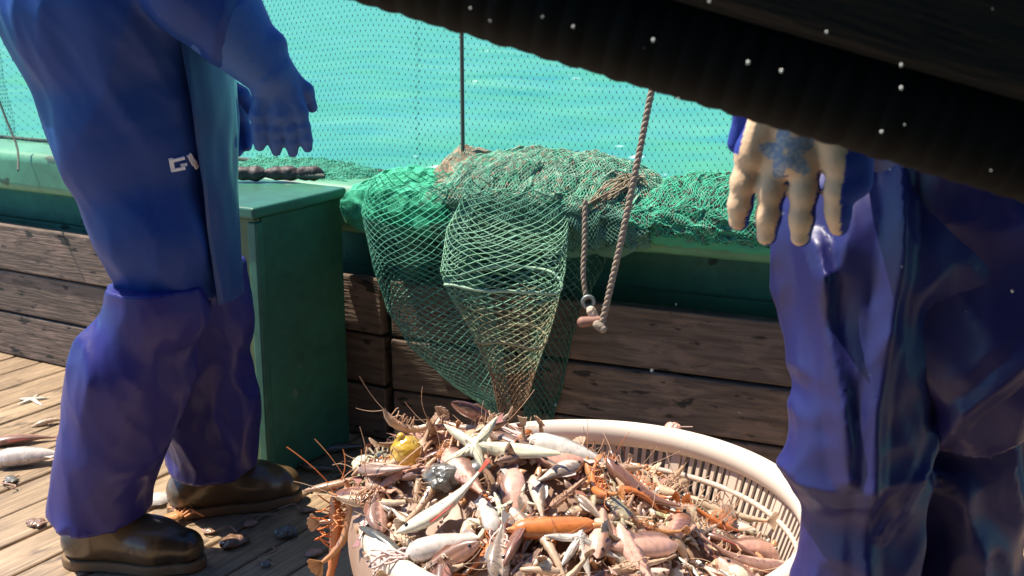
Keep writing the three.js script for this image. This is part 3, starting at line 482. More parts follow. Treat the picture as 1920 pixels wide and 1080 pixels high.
// ------------------------------------------------------------------ basket
const BC = V(.140, 0, -1.965), RIM_Y = .35, RIM_R = .397;
const basket = thing('fish_basket', 'large round cream plastic basket with slatted sides, filled with the catch', 'basket', BC.clone());
{
  const cream = phy({ color: lin(.74, .64, .54), roughness: .42, clearcoat: .15 }), slatM = std({ color: lin(.60, .48, .39), roughness: .55 });
  const rp = []; for (let i = 0; i <= 24; i++) { const a = i / 24 * 6.2832; rp.push(new THREE.Vector2(RIM_R + .022 * Math.cos(a), RIM_Y - .015 + .027 * Math.sin(a))); }
  part('rim', new THREE.LatheGeometry(rp, 120), cream, basket);
  const rAt = y => lerp(.29, RIM_R - .004, y / (RIM_Y - .03));
  for (const y of [.012, .10, .185, .272]) { const t = new THREE.TorusGeometry(rAt(y), .0055, 8, 120); t.rotateX(Math.PI / 2); t.scale(1, 1.2, 1); t.translate(0, y, 0); part('hoop', t, slatM, basket); }
  const H = RIM_Y - .025, tilt = Math.atan((rAt(H) - rAt(0)) / H), sg = new THREE.BoxGeometry(.0075, H / Math.cos(tilt), .006), wg = new RoundedBoxGeometry(.021, H / Math.cos(tilt), .0085, 1, .002);
  const n = 136; for (let i = 0; i < n; i++) { const an = i / n * 6.2832, wide = i % 8 === 0; const m = part(wide ? 'rib' : 'slat', wide ? wg : sg, slatM, basket); m.position.set(Math.sin(an) * rAt(H / 2), H / 2, Math.cos(an) * rAt(H / 2)); m.rotation.order = 'YXZ'; m.rotation.y = an; m.rotation.x = tilt; }
  const bt = new THREE.CylinderGeometry(rAt(0), rAt(0), .012, 60); bt.translate(0, .007, 0); part('bottom', bt, slatM, basket);
}

// ------------------------------------------------------------------ the catch
function H(x, z) { // height of the catch, basket coordinates (x right, z towards the camera)
  const pk = .165 * Math.exp(-(((x + .22) / .34) ** 2 + ((z + .05) / .19) ** 2)) + .10 * Math.exp(-(((x + .1) / .28) ** 2 + ((z - .15) / .2) ** 2));
  return .262 + pk - .03 * smooth(.0, .35, x) + .012 * noise(x * 14, z * 14, 3) + .008 * noise(x * 33, z * 33, 8);
}
const rMax = a => lerp(.352, .435, smooth(.35, .9, -Math.cos(a - .12)));
const catchMass = (() => {
  const n = 90, nr = 44, pos = [], ix = [], col = [];
  for (let j = 0; j <= nr; j++) for (let i = 0; i <= n; i++) { const a = i / n * 6.2832, y0 = j / nr, r = y0 * rMax(a), x = Math.cos(a) * r, z = Math.sin(a) * r; pos.push(x + BC.x, H(x, z) - .012 - (j === nr ? .045 : 0), z + BC.z); const q = noise(x * 40, z * 40, 1), w = .5 + .5 * noise(x * 90, z * 90, 5); col.push(lerp(.26, .46, w) + .10 * q, lerp(.16, .30, w) + .08 * q, lerp(.11, .22, w) + .08 * q); }
  for (let j = 0; j < nr; j++) for (let i = 0; i < n; i++) { const a = j * (n + 1) + i, b = a + n + 1; ix.push(a, a + 1, b, a + 1, b + 1, b); }
  const g = new THREE.BufferGeometry(); g.setAttribute('position', new THREE.Float32BufferAttribute(pos, 3)); g.setAttribute('color', new THREE.Float32BufferAttribute(col, 3)); g.setIndex(ix); g.computeVertexNormals(); return g;
})();
single('catch_mass', catchMass, std({ vertexColors: true, roughness: .5, side: THREE.DoubleSide }), 'packed wet mass of mixed catch filling the basket', 'catch', null, 'stuff');
const wet = (r, g, b, rough = .32) => phy({ color: lin(r, g, b), roughness: rough, clearcoat: .9, clearcoatRoughness: .12 });
const skinTex = tex(256, 256, (u, v) => { const n = fbm(u, v, 6, 6, 61, 4), s = smooth(.2, .34, fbm(u, v, 16, 16, 77, 3)); const w = .9 + n * .3; return [w * (1 - s * .35), w * (1 - s * .42), w * (1 - s * .45)]; });
const fishTex = tex(256, 256, (u, v) => { const up = .5 + .5 * Math.sin(v * 6.2832 + .35 * tn(u, v, 6, 6, 19)), n = fbm(u, v, 8, 8, 91, 4), s = smooth(.16, .3, fbm(u, v, 20, 14, 47, 3)) * smooth(.45, .8, up), k = lerp(1, .62, smooth(.5, .72, up)) * (.95 + n * .3); return [k * (1 - s * .45), k * (1 - s * .5) * lerp(1, .92, up), k * (1 - s * .5) * lerp(1, .86, up)]; });
const wetTex = (r, g, b, rough = .32) => { const m = wet(r, g, b, rough); m.map = skinTex; return m; };
const M = { pink: [wetTex(.78, .48, .39), wetTex(.66, .36, .28), wetTex(.84, .62, .53)], silver: [wetTex(.72, .60, .50, .26), wetTex(.82, .72, .62, .26)], tan: [wetTex(.60, .39, .25), wetTex(.50, .30, .18), wetTex(.70, .50, .34)], orange: [wetTex(.74, .23, .06), wetTex(.70, .32, .13)], cream: [wetTex(.82, .75, .60, .5), wetTex(.82, .77, .56, .5)], white: [wetTex(.78, .71, .64), wetTex(.74, .64, .58)], mauve: [wetTex(.36, .19, .18), wetTex(.46, .25, .23)], grey: [wetTex(.10, .10, .09), wetTex(.17, .16, .14)], olive: [wetTex(.42, .36, .24), wetTex(.36, .32, .22)], yellow: wetTex(.80, .50, .07, .22), red: wetTex(.55, .08, .05), brown: wetTex(.26, .15, .10), eye: wet(.01, .01, .01, .1) };
for (const m of [...M.pink, ...M.silver, ...M.mauve]) m.map = fishTex;
const pick = a => a[(R() * a.length) | 0];
// sweep of elliptical rings along a bent spine in the xz plane (y up): stations [s 0..1, half height, half width]
function sweep(len, bend, st, seg = 10, ridge = 0, lift = 0) {
  const n = st.length, pos = [], uv = [], ix = [];
  for (let i = 0; i < n; i++) { const [s, h, w] = st[i], a = bend * (s - .5), R0 = Math.abs(bend) > .01 ? len / bend : 0; const cx = R0 ? Math.sin(a) * R0 : (s - .5) * len, cz = R0 ? (1 - Math.cos(a)) * R0 : 0, k = ridge && i % 2 ? 1 - ridge : 1;
    for (let q = 0; q <= seg; q++) { const t = q / seg * 6.2832; pos.push(cx - Math.sin(a) * Math.cos(t) * w * k, Math.sin(t) * h * k + lift * Math.sin(s * 3.14), cz + Math.cos(a) * Math.cos(t) * w * k); uv.push(s * 2, q / seg); } }
  for (let i = 0; i < n - 1; i++) for (let q = 0; q < seg; q++) { const a = i * (seg + 1) + q, b = a + seg + 1; ix.push(a, b, a + 1, a + 1, b, b + 1); }
  const g = new THREE.BufferGeometry(); g.setAttribute('position', new THREE.Float32BufferAttribute(pos, 3)); g.setAttribute('uv', new THREE.Float32BufferAttribute(uv, 2)); g.setIndex(ix); g.computeVertexNormals();
  return { g, at: (s, dz = 0, y = 0) => { const a = bend * (s - .5), R0 = Math.abs(bend) > .01 ? len / bend : 0; return V((R0 ? Math.sin(a) * R0 : (s - .5) * len) - Math.sin(a) * dz, y + lift * Math.sin(s * 3.14), (R0 ? (1 - Math.cos(a)) * R0 : 0) + Math.cos(a) * dz); }, ang: s => bend * (s - .5) };
}
function fin(pts, th = .0012) { const sh = new THREE.Shape(pts.map(p => new THREE.Vector2(p[0], p[1]))); const g = new THREE.ExtrudeGeometry(sh, { depth: th, bevelEnabled: false }); g.translate(0, 0, -th / 2); return g; }
function fishParts(g, len, fat, bend, mat, finMat) {
  const st = [[0, .12], [.06, .5], [.16, .82], [.28, 1], [.45, .96], [.6, .78], [.75, .5], [.88, .28], [.96, .2], [1, .22]].map(([s, k]) => [s, k * len * fat, k * len * fat * .62]);
  const b = sweep(len, bend, st, 12); part('body', b.g, mat, g);
  const e = b.at(1), ta = b.ang(1); const tf = fin([[0, -.005], [len * .16, -len * .075], [len * .14, 0], [len * .16, len * .075], [0, .005]]); tf.rotateY(-ta); tf.translate(e.x, e.y, e.z); part('tail_fin', tf, finMat, g);
  const d = b.at(.45); const df = fin([[-len * .16, len * fat * .85], [-len * .08, len * fat * 1.3], [len * .10, len * fat * 1.08], [len * .18, len * fat * .7]]); df.translate(d.x, 0, d.z); part('dorsal_fin', df, finMat, g);
  for (const s of [-1, 1]) { const p = b.at(.11, s * len * fat * .42, len * fat * .25); const eg = new THREE.SphereGeometry(len * .022, 8, 6); eg.translate(p.x, p.y, p.z); part('eye', eg, M.eye, g); }
}
function prawnParts(g, len, bend, mat) {
  const st = []; for (let i = 0; i <= 17; i++) { const s = i / 17, k = s < .38 ? lerp(.35, 1, smooth(0, .22, s)) : lerp(1, .32, (s - .38) / .62); st.push([s, k * len * .082, k * len * .072]); }
  const b = sweep(len, bend, st, 9, .14); part('shell', b.g, mat, g);
  const e = b.at(1), fan = []; for (const k of [-.7, -.3, .1, .5, .8]) { const f = fin([[0, -.002], [len * .14, -len * .03], [len * .16, 0], [len * .14, len * .03], [0, .002]], .0015); f.rotateX(Math.PI / 2); f.rotateY(-b.ang(1) + k); f.translate(e.x, e.y, e.z); fan.push(f); } part('tail_fan', merge(fan), mat, g);
  const T = new Threads(), c = [mat.color.r * .9, mat.color.g * .85, mat.color.b * .85], sd = bend >= 0 ? 1 : -1;
  for (let i = 0; i < 6; i++) for (const q of [-1, 1]) { const s = .16 + i * .075 + rr(-.02, .02), L = rr(.5, 1.1), k = rr(-.12, .1), p = b.at(s, sd * len * .05, q * len * .03), m = b.at(s + k * .5, sd * len * (.06 + .09 * L), q * len * rr(.03, .09)), t = b.at(s + k, sd * len * (.08 + .13 * L), q * len * rr(-.02, .06)); T.path([p, m, t], len * .007, c, 4); }
  part('leg_fringe', T.geo(), threadMat, g);
  const A = new Threads(); for (const q of [-1, 1]) { const pts = []; for (let i = 0; i <= 9; i++) { const t = i / 9; const p = b.at(.02); pts.push(V(p.x - t * len * .4, p.y + .05 * len * Math.sin(t * 2.4), p.z + q * t * len * .25 + sd * .2 * len * t * t)); } A.path(pts, len * .0045, c, 4); } part('antenna', A.geo(), threadMat, g);
}
function starGeo(r, arms, w = .30, seedv = 1, thick = .13) { // arms: [angle, length factor, bend]
  const nA = 150, nR = 9, pos = [], ix = [], uv = []; const b = [];
  for (let i = 0; i < nA; i++) { const a = i / nA * 6.2832; let rad = .24; for (const [an, ln] of arms) { let q = Math.atan2(Math.sin(a - an), Math.cos(a - an)); const half = .52; if (Math.abs(q) < half) rad = Math.max(rad, .24 + (ln - .24) * Math.pow(1 - Math.abs(q) / half, 1.9)); } b.push(rad * r); }
  const at = (i, k, top) => { const a = i / nA * 6.2832, t = k / nR, rad = b[i % nA] * t; const prof = Math.sqrt(Math.max(0, 1 - t * t)); const armw = lerp(1, .62, clamp(rad / r, 0, 1)); return [Math.cos(a) * rad, (top ? 1 : -.35) * prof * r * thick * armw + .0016 * noise(Math.cos(a) * rad * 300, Math.sin(a) * rad * 300, seedv) * (top ? 1 : 0) + .03 * r * Math.sin(a * 2 + seedv) * t, Math.sin(a) * rad]; };
  for (const top of [true, false]) { const o = pos.length / 3; for (let k = 0; k <= nR; k++) for (let i = 0; i < nA; i++) { const p = at(i, k, top); pos.push(...p); uv.push(p[0] * 6, p[2] * 6); } for (let k = 0; k < nR; k++) for (let i = 0; i < nA; i++) { const a = o + k * nA + i, q = o + k * nA + (i + 1) % nA, c = a + nA, d = q + nA; if (top) ix.push(a, q, c, q, d, c); else ix.push(a, c, q, q, c, d); } }
  const g = new THREE.BufferGeometry(); g.setAttribute('position', new THREE.Float32BufferAttribute(pos, 3)); g.setAttribute('uv', new THREE.Float32BufferAttribute(uv, 2)); g.setIndex(ix); g.computeVertexNormals(); return g;
}
const starArms = (j = .08) => [0, 1, 2, 3, 4].map(i => [i * 1.2566 + rr(-j, j), rr(.85, 1.1)]);
function squidParts(g, len, mat) {
  const st = [[0, .3], [.08, .8], [.2, 1], [.45, 1], [.7, .75], [.88, .4], [1, .05]].map(([s, k]) => [s, k * len * .15, k * len * .18]); const b = sweep(len, rr(-.3, .3), st, 12); part('mantle', b.g, mat, g);
  for (const q of [-1, 1]) { const f = fin([[len * .5, q * .0], [len * .36, q * len * .2], [len * .12, q * len * .05], [len * .1, 0]]); f.rotateX(Math.PI / 2); part('side_fin', f, mat, g); }
  const T = new Threads(), c = [mat.color.r * .9, mat.color.g * .75, mat.color.b * .75]; for (let k = 0; k < 8; k++) { const p = b.at(.02), pts = []; for (let i = 0; i <= 7; i++) { const t = i / 7; pts.push(V(p.x - t * len * .5, p.y + Math.sin(t * 4 + k) * .006, p.z + (k - 3.5) * t * len * .05 + .01 * Math.sin(t * 5 + k * 2))); } T.path(pts, len * .018, c, 5); } part('tentacle_cluster', T.geo(), threadMat, g);
}
function shellGeo(r) { const g = new THREE.SphereGeometry(r, 22, 10, 0, 6.2832, 0, 1.35); const p = g.attributes.position; for (let i = 0; i < p.count; i++) { const x = p.getX(i), z = p.getZ(i), a = Math.atan2(z, x), k = 1 + .05 * Math.sin(a * 14); p.setXYZ(i, x * k, (p.getY(i) - r * .2) * .6, z * k * .8); } g.computeVertexNormals(); return g; }
function lumpGeo(r, seedv, sq = .8) { const f0 = capsuleField([[V(-r * .4, 0, 0), V(r * .4, 0, r * .2), r * .7, r * .55], [V(0, r * .2, 0), V(r * .2, r * .1, -r * .4), r * .5, r * .4]], r * .3); return surfaceNet((x, y, z) => f0(x, y / sq, z) + r * .22 * noise(x / r * 2.2, y / r * 2.2, z / r * 2.2 + seedv) + r * .1 * noise(x / r * 6, y / r * 6, z / r * 6 + seedv), new THREE.Box3(V(-r * 1.6, -r * 1.3, -r * 1.5), V(r * 1.6, r * 1.4, r * 1.5)), r * .11); }
function crabParts(g, r, mat) {
  const f0 = capsuleField([[V(-r * .35, 0, 0), V(r * .35, 0, 0), r * .55, r * .55]], .01); part('carapace', surfaceNet((x, y, z) => f0(x, y * 2, z) / 1.3 + .05 * r * noise(x / r * 5, y / r * 5, z / r * 5), new THREE.Box3(V(-r * 1.2, -r * .6, -r), V(r * 1.2, r * .6, r)), r * .12), mat, g);
  for (const s of [-1, 1]) { for (let k = 0; k < 4; k++) { const T = new Threads(), z = (k - 1.2) * r * .32, c = [mat.color.r * .9, mat.color.g * .8, mat.color.b * .8]; T.path([V(s * r * .7, 0, z), V(s * r * 1.3, r * .35, z * 1.6), V(s * r * 1.8, -r * .1, z * 2.1)], r * .08, c, 5); part('leg', T.geo(), threadMat, g); }
    const cl = capsMesh([[V(s * r * .6, 0, -r * .45), V(s * r * .95, .1 * r, -r * .95), r * .12, r * .14], [V(s * r * .95, .1 * r, -r * .95), V(s * r * .6, .1 * r, -r * 1.4), r * .2, r * .08]], r * .1, r * .06); part('claw', cl, mat, g); }
}
function normalAt(x, z) { const e = .02; return V(H(x - e, z) - H(x + e, z), 2 * e, H(x, z - e) - H(x, z + e)).normalize(); }
function layOn(g, x, z, lift, yaw, roll = 0, tiltK = .8, pitch = 0) { // basket coordinates
  const n = V(0, 1, 0).lerp(normalAt(x, z), tiltK).normalize();
  g.quaternion.setFromUnitVectors(V(0, 1, 0), n).multiply(new THREE.Quaternion().setFromEuler(new THREE.Euler(roll, yaw, pitch, 'YXZ')));
  g.position.set(BC.x + x, H(x, z) + lift, BC.z + z); return g;
}
// where a photo pixel meets the catch
function onCatch(px, py) { const d = P(px, py, 2).sub(camera.position).normalize(); for (let t = 1.3; t < 3.2; t += .004) { const p = camera.position.clone().addScaledVector(d, t); if (p.y < H(p.x - BC.x, p.z - BC.z)) return [p.x - BC.x, p.z - BC.z]; } return [0, 0]; }
const catchLabel = 'catch in the basket';
// heroes, each found in the photograph
{
  const at = (g, px, py, lift, yaw, roll = 0, k = .8, pitch = 0) => { const [x, z] = onCatch(px, py); return layOn(g, x, z, lift, yaw, roll, k, pitch); };
  // big cream starfish on top
  let g = thing('starfish', 'big cream starfish with one long arm, lying on top of the catch', 'starfish'); part('body', starGeo(.085, [[-.55 + .75, 1.85], [1.35, .62], [2.75, .8], [-2.35, .95], [-.95, .85]], .3, 4, .15), M.cream[1], g); at(g, 893, 868, .028, 0, 0, .9); g.rotateX(.35); g.userData.near = 'big cream starfish';
  g = thing('starfish', 'white starfish with splayed arms near the bottom edge of the basket', 'starfish'); part('body', starGeo(.062, [[.25, 1.2], [1.2, 1.15], [2.0, 1.0], [3.0, 1.0], [4.8, .6]], .3, 9, .14), M.white[0], g); at(g, 1085, 1035, .022, 0); g.rotateX(.3); g.userData.near = 'splayed white starfish';
  g = thing('starfish', 'pale yellow green starfish in the middle of the basket', 'starfish'); part('body', starGeo(.045, starArms(), .3, 15), wetTex(.66, .62, .36, .6), g); at(g, 1255, 990, .016, .6); g.userData.near = 'yellow green starfish';
  // yellow round animal
  g = thing('sea_squirt', 'shiny round yellow sea squirt at the top left of the catch', 'sea squirt'); part('body', capsMesh([[V(-.004, -.006, 0), V(.003, .012, 0), .031, .028]], .02, .0035, (x, y, z) => .003 * noise(x * 55, y * 55, z * 55) + .0012 * noise(x * 160, y * 160, z * 160)), M.yellow, g); { const c = capsMesh([[V(0, .03, 0), V(.004, .042, 0), .010, .008]], .006, .003); part('siphon', c, M.yellow, g); } at(g, 765, 880, .022, 0); g.userData.near = 'yellow sea squirt';
  // curled tan shell over it
  g = thing('mantis_shrimp', 'curled tan mantis shrimp arched over the yellow sea squirt', 'shrimp'); prawnParts(g, .13, 2.4, M.tan[0]); at(g, 768, 848, .045, 2.9, 1.5, .1); g.rotation.set(-1.45, .15, 0);
  // grey crumpled piece
  g = thing('grey_shell', 'crumpled dark grey shell clump under the cream starfish', 'shell'); part('valve', lumpGeo(.040, 8), M.grey[1], g); part('valve', (() => { const s = shellGeo(.03); s.translate(.045, .0, .02); return s; })(), M.grey[0], g); at(g, 842, 900, .012, .4); g.userData.near = 'dark grey shell clump';
  // upright tails above the heap
  g = thing('fish', 'slender mauve fish pointing up and left above the heap', 'fish'); fishParts(g, .13, .11, .25, M.mauve[1], M.mauve[0]); at(g, 900, 815, .036, .2, 0, 0); g.rotation.set(.2, .25, -.62);
  g = thing('fish', 'brown fish folded into an upright loop at the top of the heap', 'fish'); fishParts(g, .125, .10, 3.6, M.tan[1], M.tan[0]); at(g, 968, 862, .008, 0, 0, 0); g.rotation.set(-1.45, 0, 1.2); g.userData.near = 'folded brown fish';
  g = thing('fish', 'brown fish lying under the folded fish, belly to the right', 'fish'); fishParts(g, .15, .13, .4, M.brown, M.tan[1]); at(g, 965, 850, .02, -.7, 1.2, .5);
  // pale squid pieces
  g = thing('squid', 'white squid lying along the back right of the heap near the rim', 'squid'); squidParts(g, .14, M.white[0]); at(g, 1060, 868, .022, -.25); g.userData.near = 'back white squid';
  g = thing('squid', 'white squid in the front left of the basket', 'squid'); squidParts(g, .12, M.white[1]); at(g, 830, 1045, .02, .15); g.userData.near = 'front left squid';
  g = thing('squid', 'small white squid with spread fins in the front middle', 'squid'); squidParts(g, .085, M.white[0]); at(g, 915, 990, .024, 1.9); g.userData.near = 'small white squid';
  g = thing('fish', 'pale pink fish at the left shoulder of the heap beside the sea squirt', 'fish'); fishParts(g, .12, .17, -.3, M.pink[2], M.pink[0]); at(g, 720, 905, .024, -.45, 1.2); g.userData.near = 'pale pink shoulder fish';
  g = thing('fish', 'dusty pink fish with blunt tail at the left edge of the heap', 'fish'); fishParts(g, .13, .13, .2, M.pink[1], M.pink[0]); at(g, 672, 942, .02, -.5, 1.1); g.userData.near = 'dusty pink fish';
  g = thing('fish', 'speckled cream and red fish across the front left of the catch', 'fish'); fishParts(g, .17, .12, -.6, M.cream[0], M.red); at(g, 830, 985, .03, .45, 1.1); g.userData.near = 'speckled cream fish';
  g = thing('sea_cucumber', 'bright orange sea cucumber above the white starfish', 'sea cucumber'); part('body', (() => { const s = sweep(.14, -.25, [[0, .2], [.05, .6], [.15, .9], [.4, 1], [.7, .95], [.9, .65], [1, .15]].map(([a, k]) => [a, k * .017, k * .02]), 14); const p = s.g.attributes.position; for (let i = 0; i < p.count; i++) p.setY(i, p.getY(i) + .0025 * noise(p.getX(i) * 120, 1, p.getZ(i) * 120)); s.g.computeVertexNormals(); return s.g; })(), M.orange[0], g); for (const q of [-1, 1]) { const c = capsMesh([[V(q * .066, .0, 0), V(q * .078, .004, .002), .007, .004]], .004, .002); part('mouth_frill', c, M.orange[1], g); } at(g, 1040, 1015, .022, .12); g.userData.near = 'orange sea cucumber';
  g = thing('fish', 'mauve pink fish standing on its tail beside the orange sea cucumber', 'fish'); fishParts(g, .14, .12, .3, M.pink[1], M.mauve[1]); at(g, 970, 1030, .02, 1.2, .4);
  g = thing('fish', 'pink fish with red gill at the right end of the catch', 'fish'); fishParts(g, .12, .14, .2, M.pink[1], M.red); at(g, 1375, 1042, .018, -.35, 1.0); g.userData.near = 'red gilled fish';
  g = thing('crab', 'orange crab at the back of the heap near the slats', 'crab'); crabParts(g, .032, M.orange[1]); at(g, 1190, 900, .018, .5); g.userData.near = 'orange crab';
  g = thing('crab', 'olive crab in the middle of the basket', 'crab'); crabParts(g, .036, M.olive[0]); at(g, 1160, 975, .018, 2.4); g.userData.near = 'olive crab';
  g = thing('mantis_shrimp', 'large tan mantis shrimp with raised legs at the right of the catch', 'shrimp'); prawnParts(g, .16, -.4, M.tan[2]); at(g, 1360, 985, .026, -.35, 1.4); g.userData.near = 'large mantis shrimp';
  g = thing('clam', 'glossy white clam below the slats on the right', 'clam'); part('shell_half', shellGeo(.026), M.silver[1], g); part('shell_half', (() => { const s = shellGeo(.026); s.rotateX(3.14); s.translate(0, -.002, 0); return s; })(), M.silver[0], g); at(g, 1215, 945, .014, .3); g.userData.near = 'glossy white clam';
  // prawns draped over the left rim, hanging outside
  const drape = (px, py, d, len, mat, label, bend, lean) => { const s = thing('prawn', label, 'prawn'); prawnParts(s, len, bend, mat); s.position.copy(P(px, py, d)); const X = V(lean, -1, .12).normalize(), Y = V(.2, .1, 1).normalize(); Y.addScaledVector(X, -Y.dot(X)).normalize(); s.quaternion.setFromRotationMatrix(new THREE.Matrix4().makeBasis(X, Y, X.clone().cross(Y))); };
  drape(630, 1015, 1.96, .20, M.orange[0], 'spiny orange prawn hanging outermost over the left rim of the basket', .5, -.10);
  drape(655, 985, 1.94, .17, M.orange[1], 'short orange prawn curled over the left rim of the basket', 1.4, -.3);
  drape(690, 1025, 1.90, .21, M.tan[2], 'long tan prawn draped over the left rim beside the orange ones', -.7, .03);
  drape(668, 950, 1.98, .15, M.tan[0], 'brown prawn bent over the left shoulder of the heap', 1.8, -.9);
  g = thing('fish', 'dark backed fish with white belly lying along the left rim', 'fish'); fishParts(g, .17, .10, .35, M.grey[0], M.grey[1]); at(g, 735, 1040, .012, -.85, .5); g.userData.near = 'dark backed fish';
  g = thing('fish', 'thin brown fish sticking out from the far left of the heap', 'fish'); fishParts(g, .14, .09, -.2, M.tan[1], M.tan[0]); at(g, 640, 918, .012, .12, 1.2, .4);
  // little piece on the rim
  g = thing('fish_scrap', 'small pink fish scrap lying on the back rim of the basket', 'fish'); part('piece', lumpGeo(.016, 5), M.pink[0], g); part('tail_fin', (() => { const f = fin([[.01, -.004], [.035, -.012], [.04, .01], [.01, .006]], .002); f.rotateX(1.2); return f; })(), M.pink[2], g); g.position.copy(P(1262, 800, 2.335));
}
// the many others
{
  const heroes = scene.children.filter(o => o.userData.near);
  const kinds = [
    ['pink_fish', 'pink fish', 'fish', 'small pink fish in the basket', g => fishParts(g, g.userData.len = rr(.10, .17), rr(.11, .18), g.userData.bend = rr(-1.2, 1.2), pick(M.pink), pick(M.pink)), 44],
    ['silver_fish', 'silver white fish', 'fish', 'silver fish in the basket', g => fishParts(g, g.userData.len = rr(.07, .12), rr(.12, .19), g.userData.bend = rr(-1, 1), pick(M.silver), pick(M.white)), 26],
    ['tan_prawn', 'tan prawn', 'prawn', 'tan prawns in the basket', g => prawnParts(g, g.userData.len = rr(.09, .15), g.userData.bend = rr(.3, 2.2), pick(M.tan)), 80],
    ['orange_prawn', 'orange red prawn', 'prawn', 'orange prawns in the basket', g => prawnParts(g, g.userData.len = rr(.08, .12), g.userData.bend = rr(.4, 2.0), pick(M.orange)), 36],
    ['mauve_fish', 'dark mauve fish', 'fish', 'mauve fish in the basket', g => fishParts(g, g.userData.len = rr(.09, .15), rr(.08, .12), g.userData.bend = rr(-1, 1), pick(M.mauve), pick(M.mauve)), 22],
    ['small_starfish', 'cream starfish', 'starfish', 'small starfish in the basket', g => part('body', starGeo(g.userData.len = rr(.03, .05), starArms(.25), .3, R() * 20), pick(M.cream), g), 20],
    ['scallop', 'pale ribbed shell', 'shell', 'small shells in the basket', g => part('valve', shellGeo(g.userData.len = rr(.015, .026)), pick(M.cream), g), 18],
    ['small_crab', 'olive brown crab', 'crab', 'small crabs in the basket', g => crabParts(g, g.userData.len = rr(.018, .028), pick([...M.olive, ...M.tan])), 22]];
  const used = new Set();
  for (const [n, what, c, grp, fn, count] of kinds) for (let k = 0; k < count; k++) {
    let x, z, a, r; do { x = rr(-.43, .34); z = rr(-.34, .34); r = Math.hypot(x, z); a = Math.atan2(z, x); } while (r > rMax(a) - .018 || (x > .16 && z < -.22 && R() < .7));
    const g = thing(n, '', c, V(0, 0, 0), grp); fn(g); const flat = n.includes('star') || n.includes('crab') || n === 'scallop', yaw = R() * 6.28;
    layOn(g, x, z, rr(.0, .022), yaw, rr(.7, 1.6) * (R() < .5 ? -1 : 1) * (flat ? .25 : 1), .8, rr(-.3, .3));
    // say which one: how it lies and what it lies next to
    const lens = { pink_fish: .135, silver_fish: .095, tan_prawn: .12, orange_prawn: .1, mauve_fish: .12, small_starfish: .04, scallop: .02, small_crab: .023 };
    const size = g.userData.len > lens[n] ? 'larger' : 'small', b = Math.abs(g.userData.bend || 0), shape = flat ? '' : b > (n.includes('prawn') ? 1.2 : .5) ? 'curled ' : 'straight '; delete g.userData.len; delete g.userData.bend;
    const order = heroes.slice().sort((p, q) => p.position.distanceTo(g.position) - q.position.distanceTo(g.position)); let label = '';
    for (const h of order.slice(0, 20)) { const dx = g.position.x - h.position.x, dz = g.position.z - h.position.z; const side = Math.abs(dx) > Math.abs(dz) ? (dx < 0 ? 'left of' : 'right of') : (dz < 0 ? 'behind' : 'in front of'); label = `${size} ${shape}${what} just ${side} the ${h.userData.near}`; if (!used.has(label)) break; }
    used.add(label); g.userData.label = label;
  }
  for (const h of heroes) delete h.userData.near;
  // fragments nobody could count
  const frag = new THREE.InstancedMesh(new THREE.TetrahedronGeometry(.006, 1), wet(1, 1, 1, .4), 1500); frag.name = 'catch_fragments'; const m4 = new THREE.Matrix4(), cols = [[.62, .44, .34], [.5, .34, .26], [.70, .58, .48], [.42, .27, .2], [.6, .32, .16], [.64, .48, .40]];
  for (let i = 0; i < 1500; i++) { const a = R() * 6.283, r = Math.sqrt(R()) * (rMax(a) - .01), x = Math.cos(a) * r, z = Math.sin(a) * r, s = rr(.4, 1.5); m4.compose(V(BC.x + x, H(x, z) - .004 + rr(0, .014), BC.z + z), new THREE.Quaternion().setFromEuler(new THREE.Euler(R() * 6, R() * 6, R() * 6)), V(s * rr(1.0, 2.6), s * .6, s * .9)); frag.setMatrixAt(i, m4); frag.setColorAt(i, lin(...pick(cols))); }
  frag.castShadow = frag.receiveShadow = true; scene.add(frag); tag(frag, 'wet shell and leg fragments scattered through the catch', 'fragments', null, 'stuff');
}
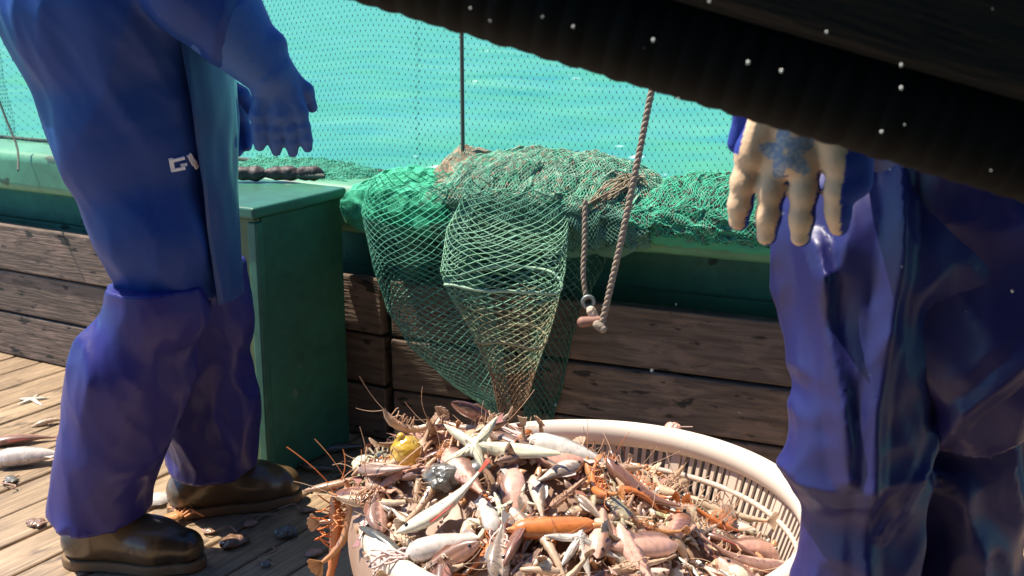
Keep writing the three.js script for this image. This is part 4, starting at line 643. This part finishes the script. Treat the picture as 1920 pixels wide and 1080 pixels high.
// strays on the deck
{
  const floorP = (px, py) => { const d = P(px, py, 2).sub(camera.position); const t = -camera.position.y / d.y; return camera.position.clone().addScaledVector(d, t); };
  const put = (g, px, py, y, yaw, roll = 0) => { g.position.copy(floorP(px, py)); g.position.y = y; g.rotation.set(roll, yaw, 0, 'YXZ'); };
  let g = thing('starfish', 'cream starfish on the sunlit deck at the far left', 'starfish'); part('body', starGeo(.06, starArms(), .3, 3), M.cream[0], g); put(g, 62, 752, .004, .4);
  g = thing('prawn', 'pale prawn on the deck boards at the left edge', 'prawn'); prawnParts(g, .12, .8, M.tan[2]); put(g, 98, 795, .012, .5, 1.4);
  g = thing('fish', 'pink fish lying on the deck at the left edge', 'fish'); fishParts(g, .18, .13, .3, M.pink[0], M.red); put(g, 40, 832, .016, .3, 1.4);
  g = thing('squid', 'whitish squid lying on the deck left of the boots', 'squid'); squidParts(g, .17, M.white[1]); put(g, 55, 872, .028, .25);
  g = thing('crab', 'orange crab on the deck between the boots', 'crab'); crabParts(g, .035, M.orange[1]); put(g, 322, 985, .02, .8);
  g = thing('clam', 'white clam on the deck between the boots', 'clam'); part('shell_half', shellGeo(.04), M.white[0], g); put(g, 296, 945, .01, .3);
  g = thing('fish', 'dull grey fish on the shaded deck beside the locker', 'fish'); fishParts(g, .14, .14, .3, M.grey[1], M.grey[0]); put(g, 640, 845, .012, .3, 1.4);
  g = thing('fish', 'small dark fish on the shaded deck behind the basket', 'fish'); fishParts(g, .12, .13, -.3, M.grey[1], M.grey[0]); put(g, 600, 885, .012, -.2, 1.4);
  g = thing('shell_lump', 'grey shell lump on the shaded deck in front of the far boot', 'shell'); part('lump', lumpGeo(.026, 2), M.grey[1], g); put(g, 540, 1005, .012, .3);
  const bits = [[395, 1000, 'just right of the near boot'], [470, 985, 'on the dark deck below the far boot'], [505, 940, 'in front of the locker corner'], [575, 960, 'between the locker and the basket'], [365, 960, 'between the two boots'], [20, 905, 'at the left edge under the white squid'], [70, 985, 'on the sunlit deck left of the near boot'], [590, 1040, 'beside the hanging orange prawn'], [500, 1060, 'at the bottom edge right of the boots']];
  bits.forEach(([x, y, where], i) => { const w = thing('catch_scrap', `wet ${['brown', 'pink', 'grey'][i % 3]} catch scrap lying ${where}`, 'scrap', V(0, 0, 0), 'scraps lying on the deck'); part('piece', lumpGeo(rr(.014, .026), i * 3.1, .45), [M.brown, M.pink[1], M.grey[1]][i % 3], w); part('strand', (() => { const T = new Threads(), p = []; for (let k = 0; k <= 8; k++) p.push(V(k * .011 - .02, .003, .02 * Math.sin(k * .9 + i))); T.path(p, .0022, [.42, .25, .18], 5); return T.geo(); })(), threadMat, w); put(w, x, y, .007, i); });
  g = thing('fish_scrap', 'dark red fish scrap on the shaded deck at the bottom', 'fish'); part('piece', lumpGeo(.035, 6, .5), M.brown, g); put(g, 440, 1020, .008, .9);
}
// drops of water flung through the air
{
  const n = 64, im = new THREE.InstancedMesh(new THREE.SphereGeometry(1, 8, 6), phy({ color: lin(.85, .87, .88), roughness: .1 }), n), m4 = new THREE.Matrix4(); im.name = 'water_spray';
  const hero = [[882, 15], [1075, 50], [1225, 75], [1403, 117], [1465, 133], [1017, 32], [1330, 3], [1690, 122], [1550, 60], [1653, 247], [1858, 320], [1690, 165]];
  for (let i = 0; i < n; i++) { const h = hero[i]; const p = h ? P(h[0], h[1], .86) : P(rr(700, 1900), rr(0, 1000), rr(.85, 1.15)), s = h ? rr(.0004, .0014) : rr(.0003, .0008); m4.compose(p, new THREE.Quaternion(), V(s, s * rr(1, 1.5), s)); im.setMatrixAt(i, m4); }
  im.castShadow = true; scene.add(im); tag(im, 'tiny bright drops of water flying in front of the boom', 'spray', null, 'stuff');
}
scene.traverse(o => { if (o.isMesh) { o.castShadow = true; o.receiveShadow = true; } });
sky.castShadow = sky.receiveShadow = false;
renderer.render(scene, camera);
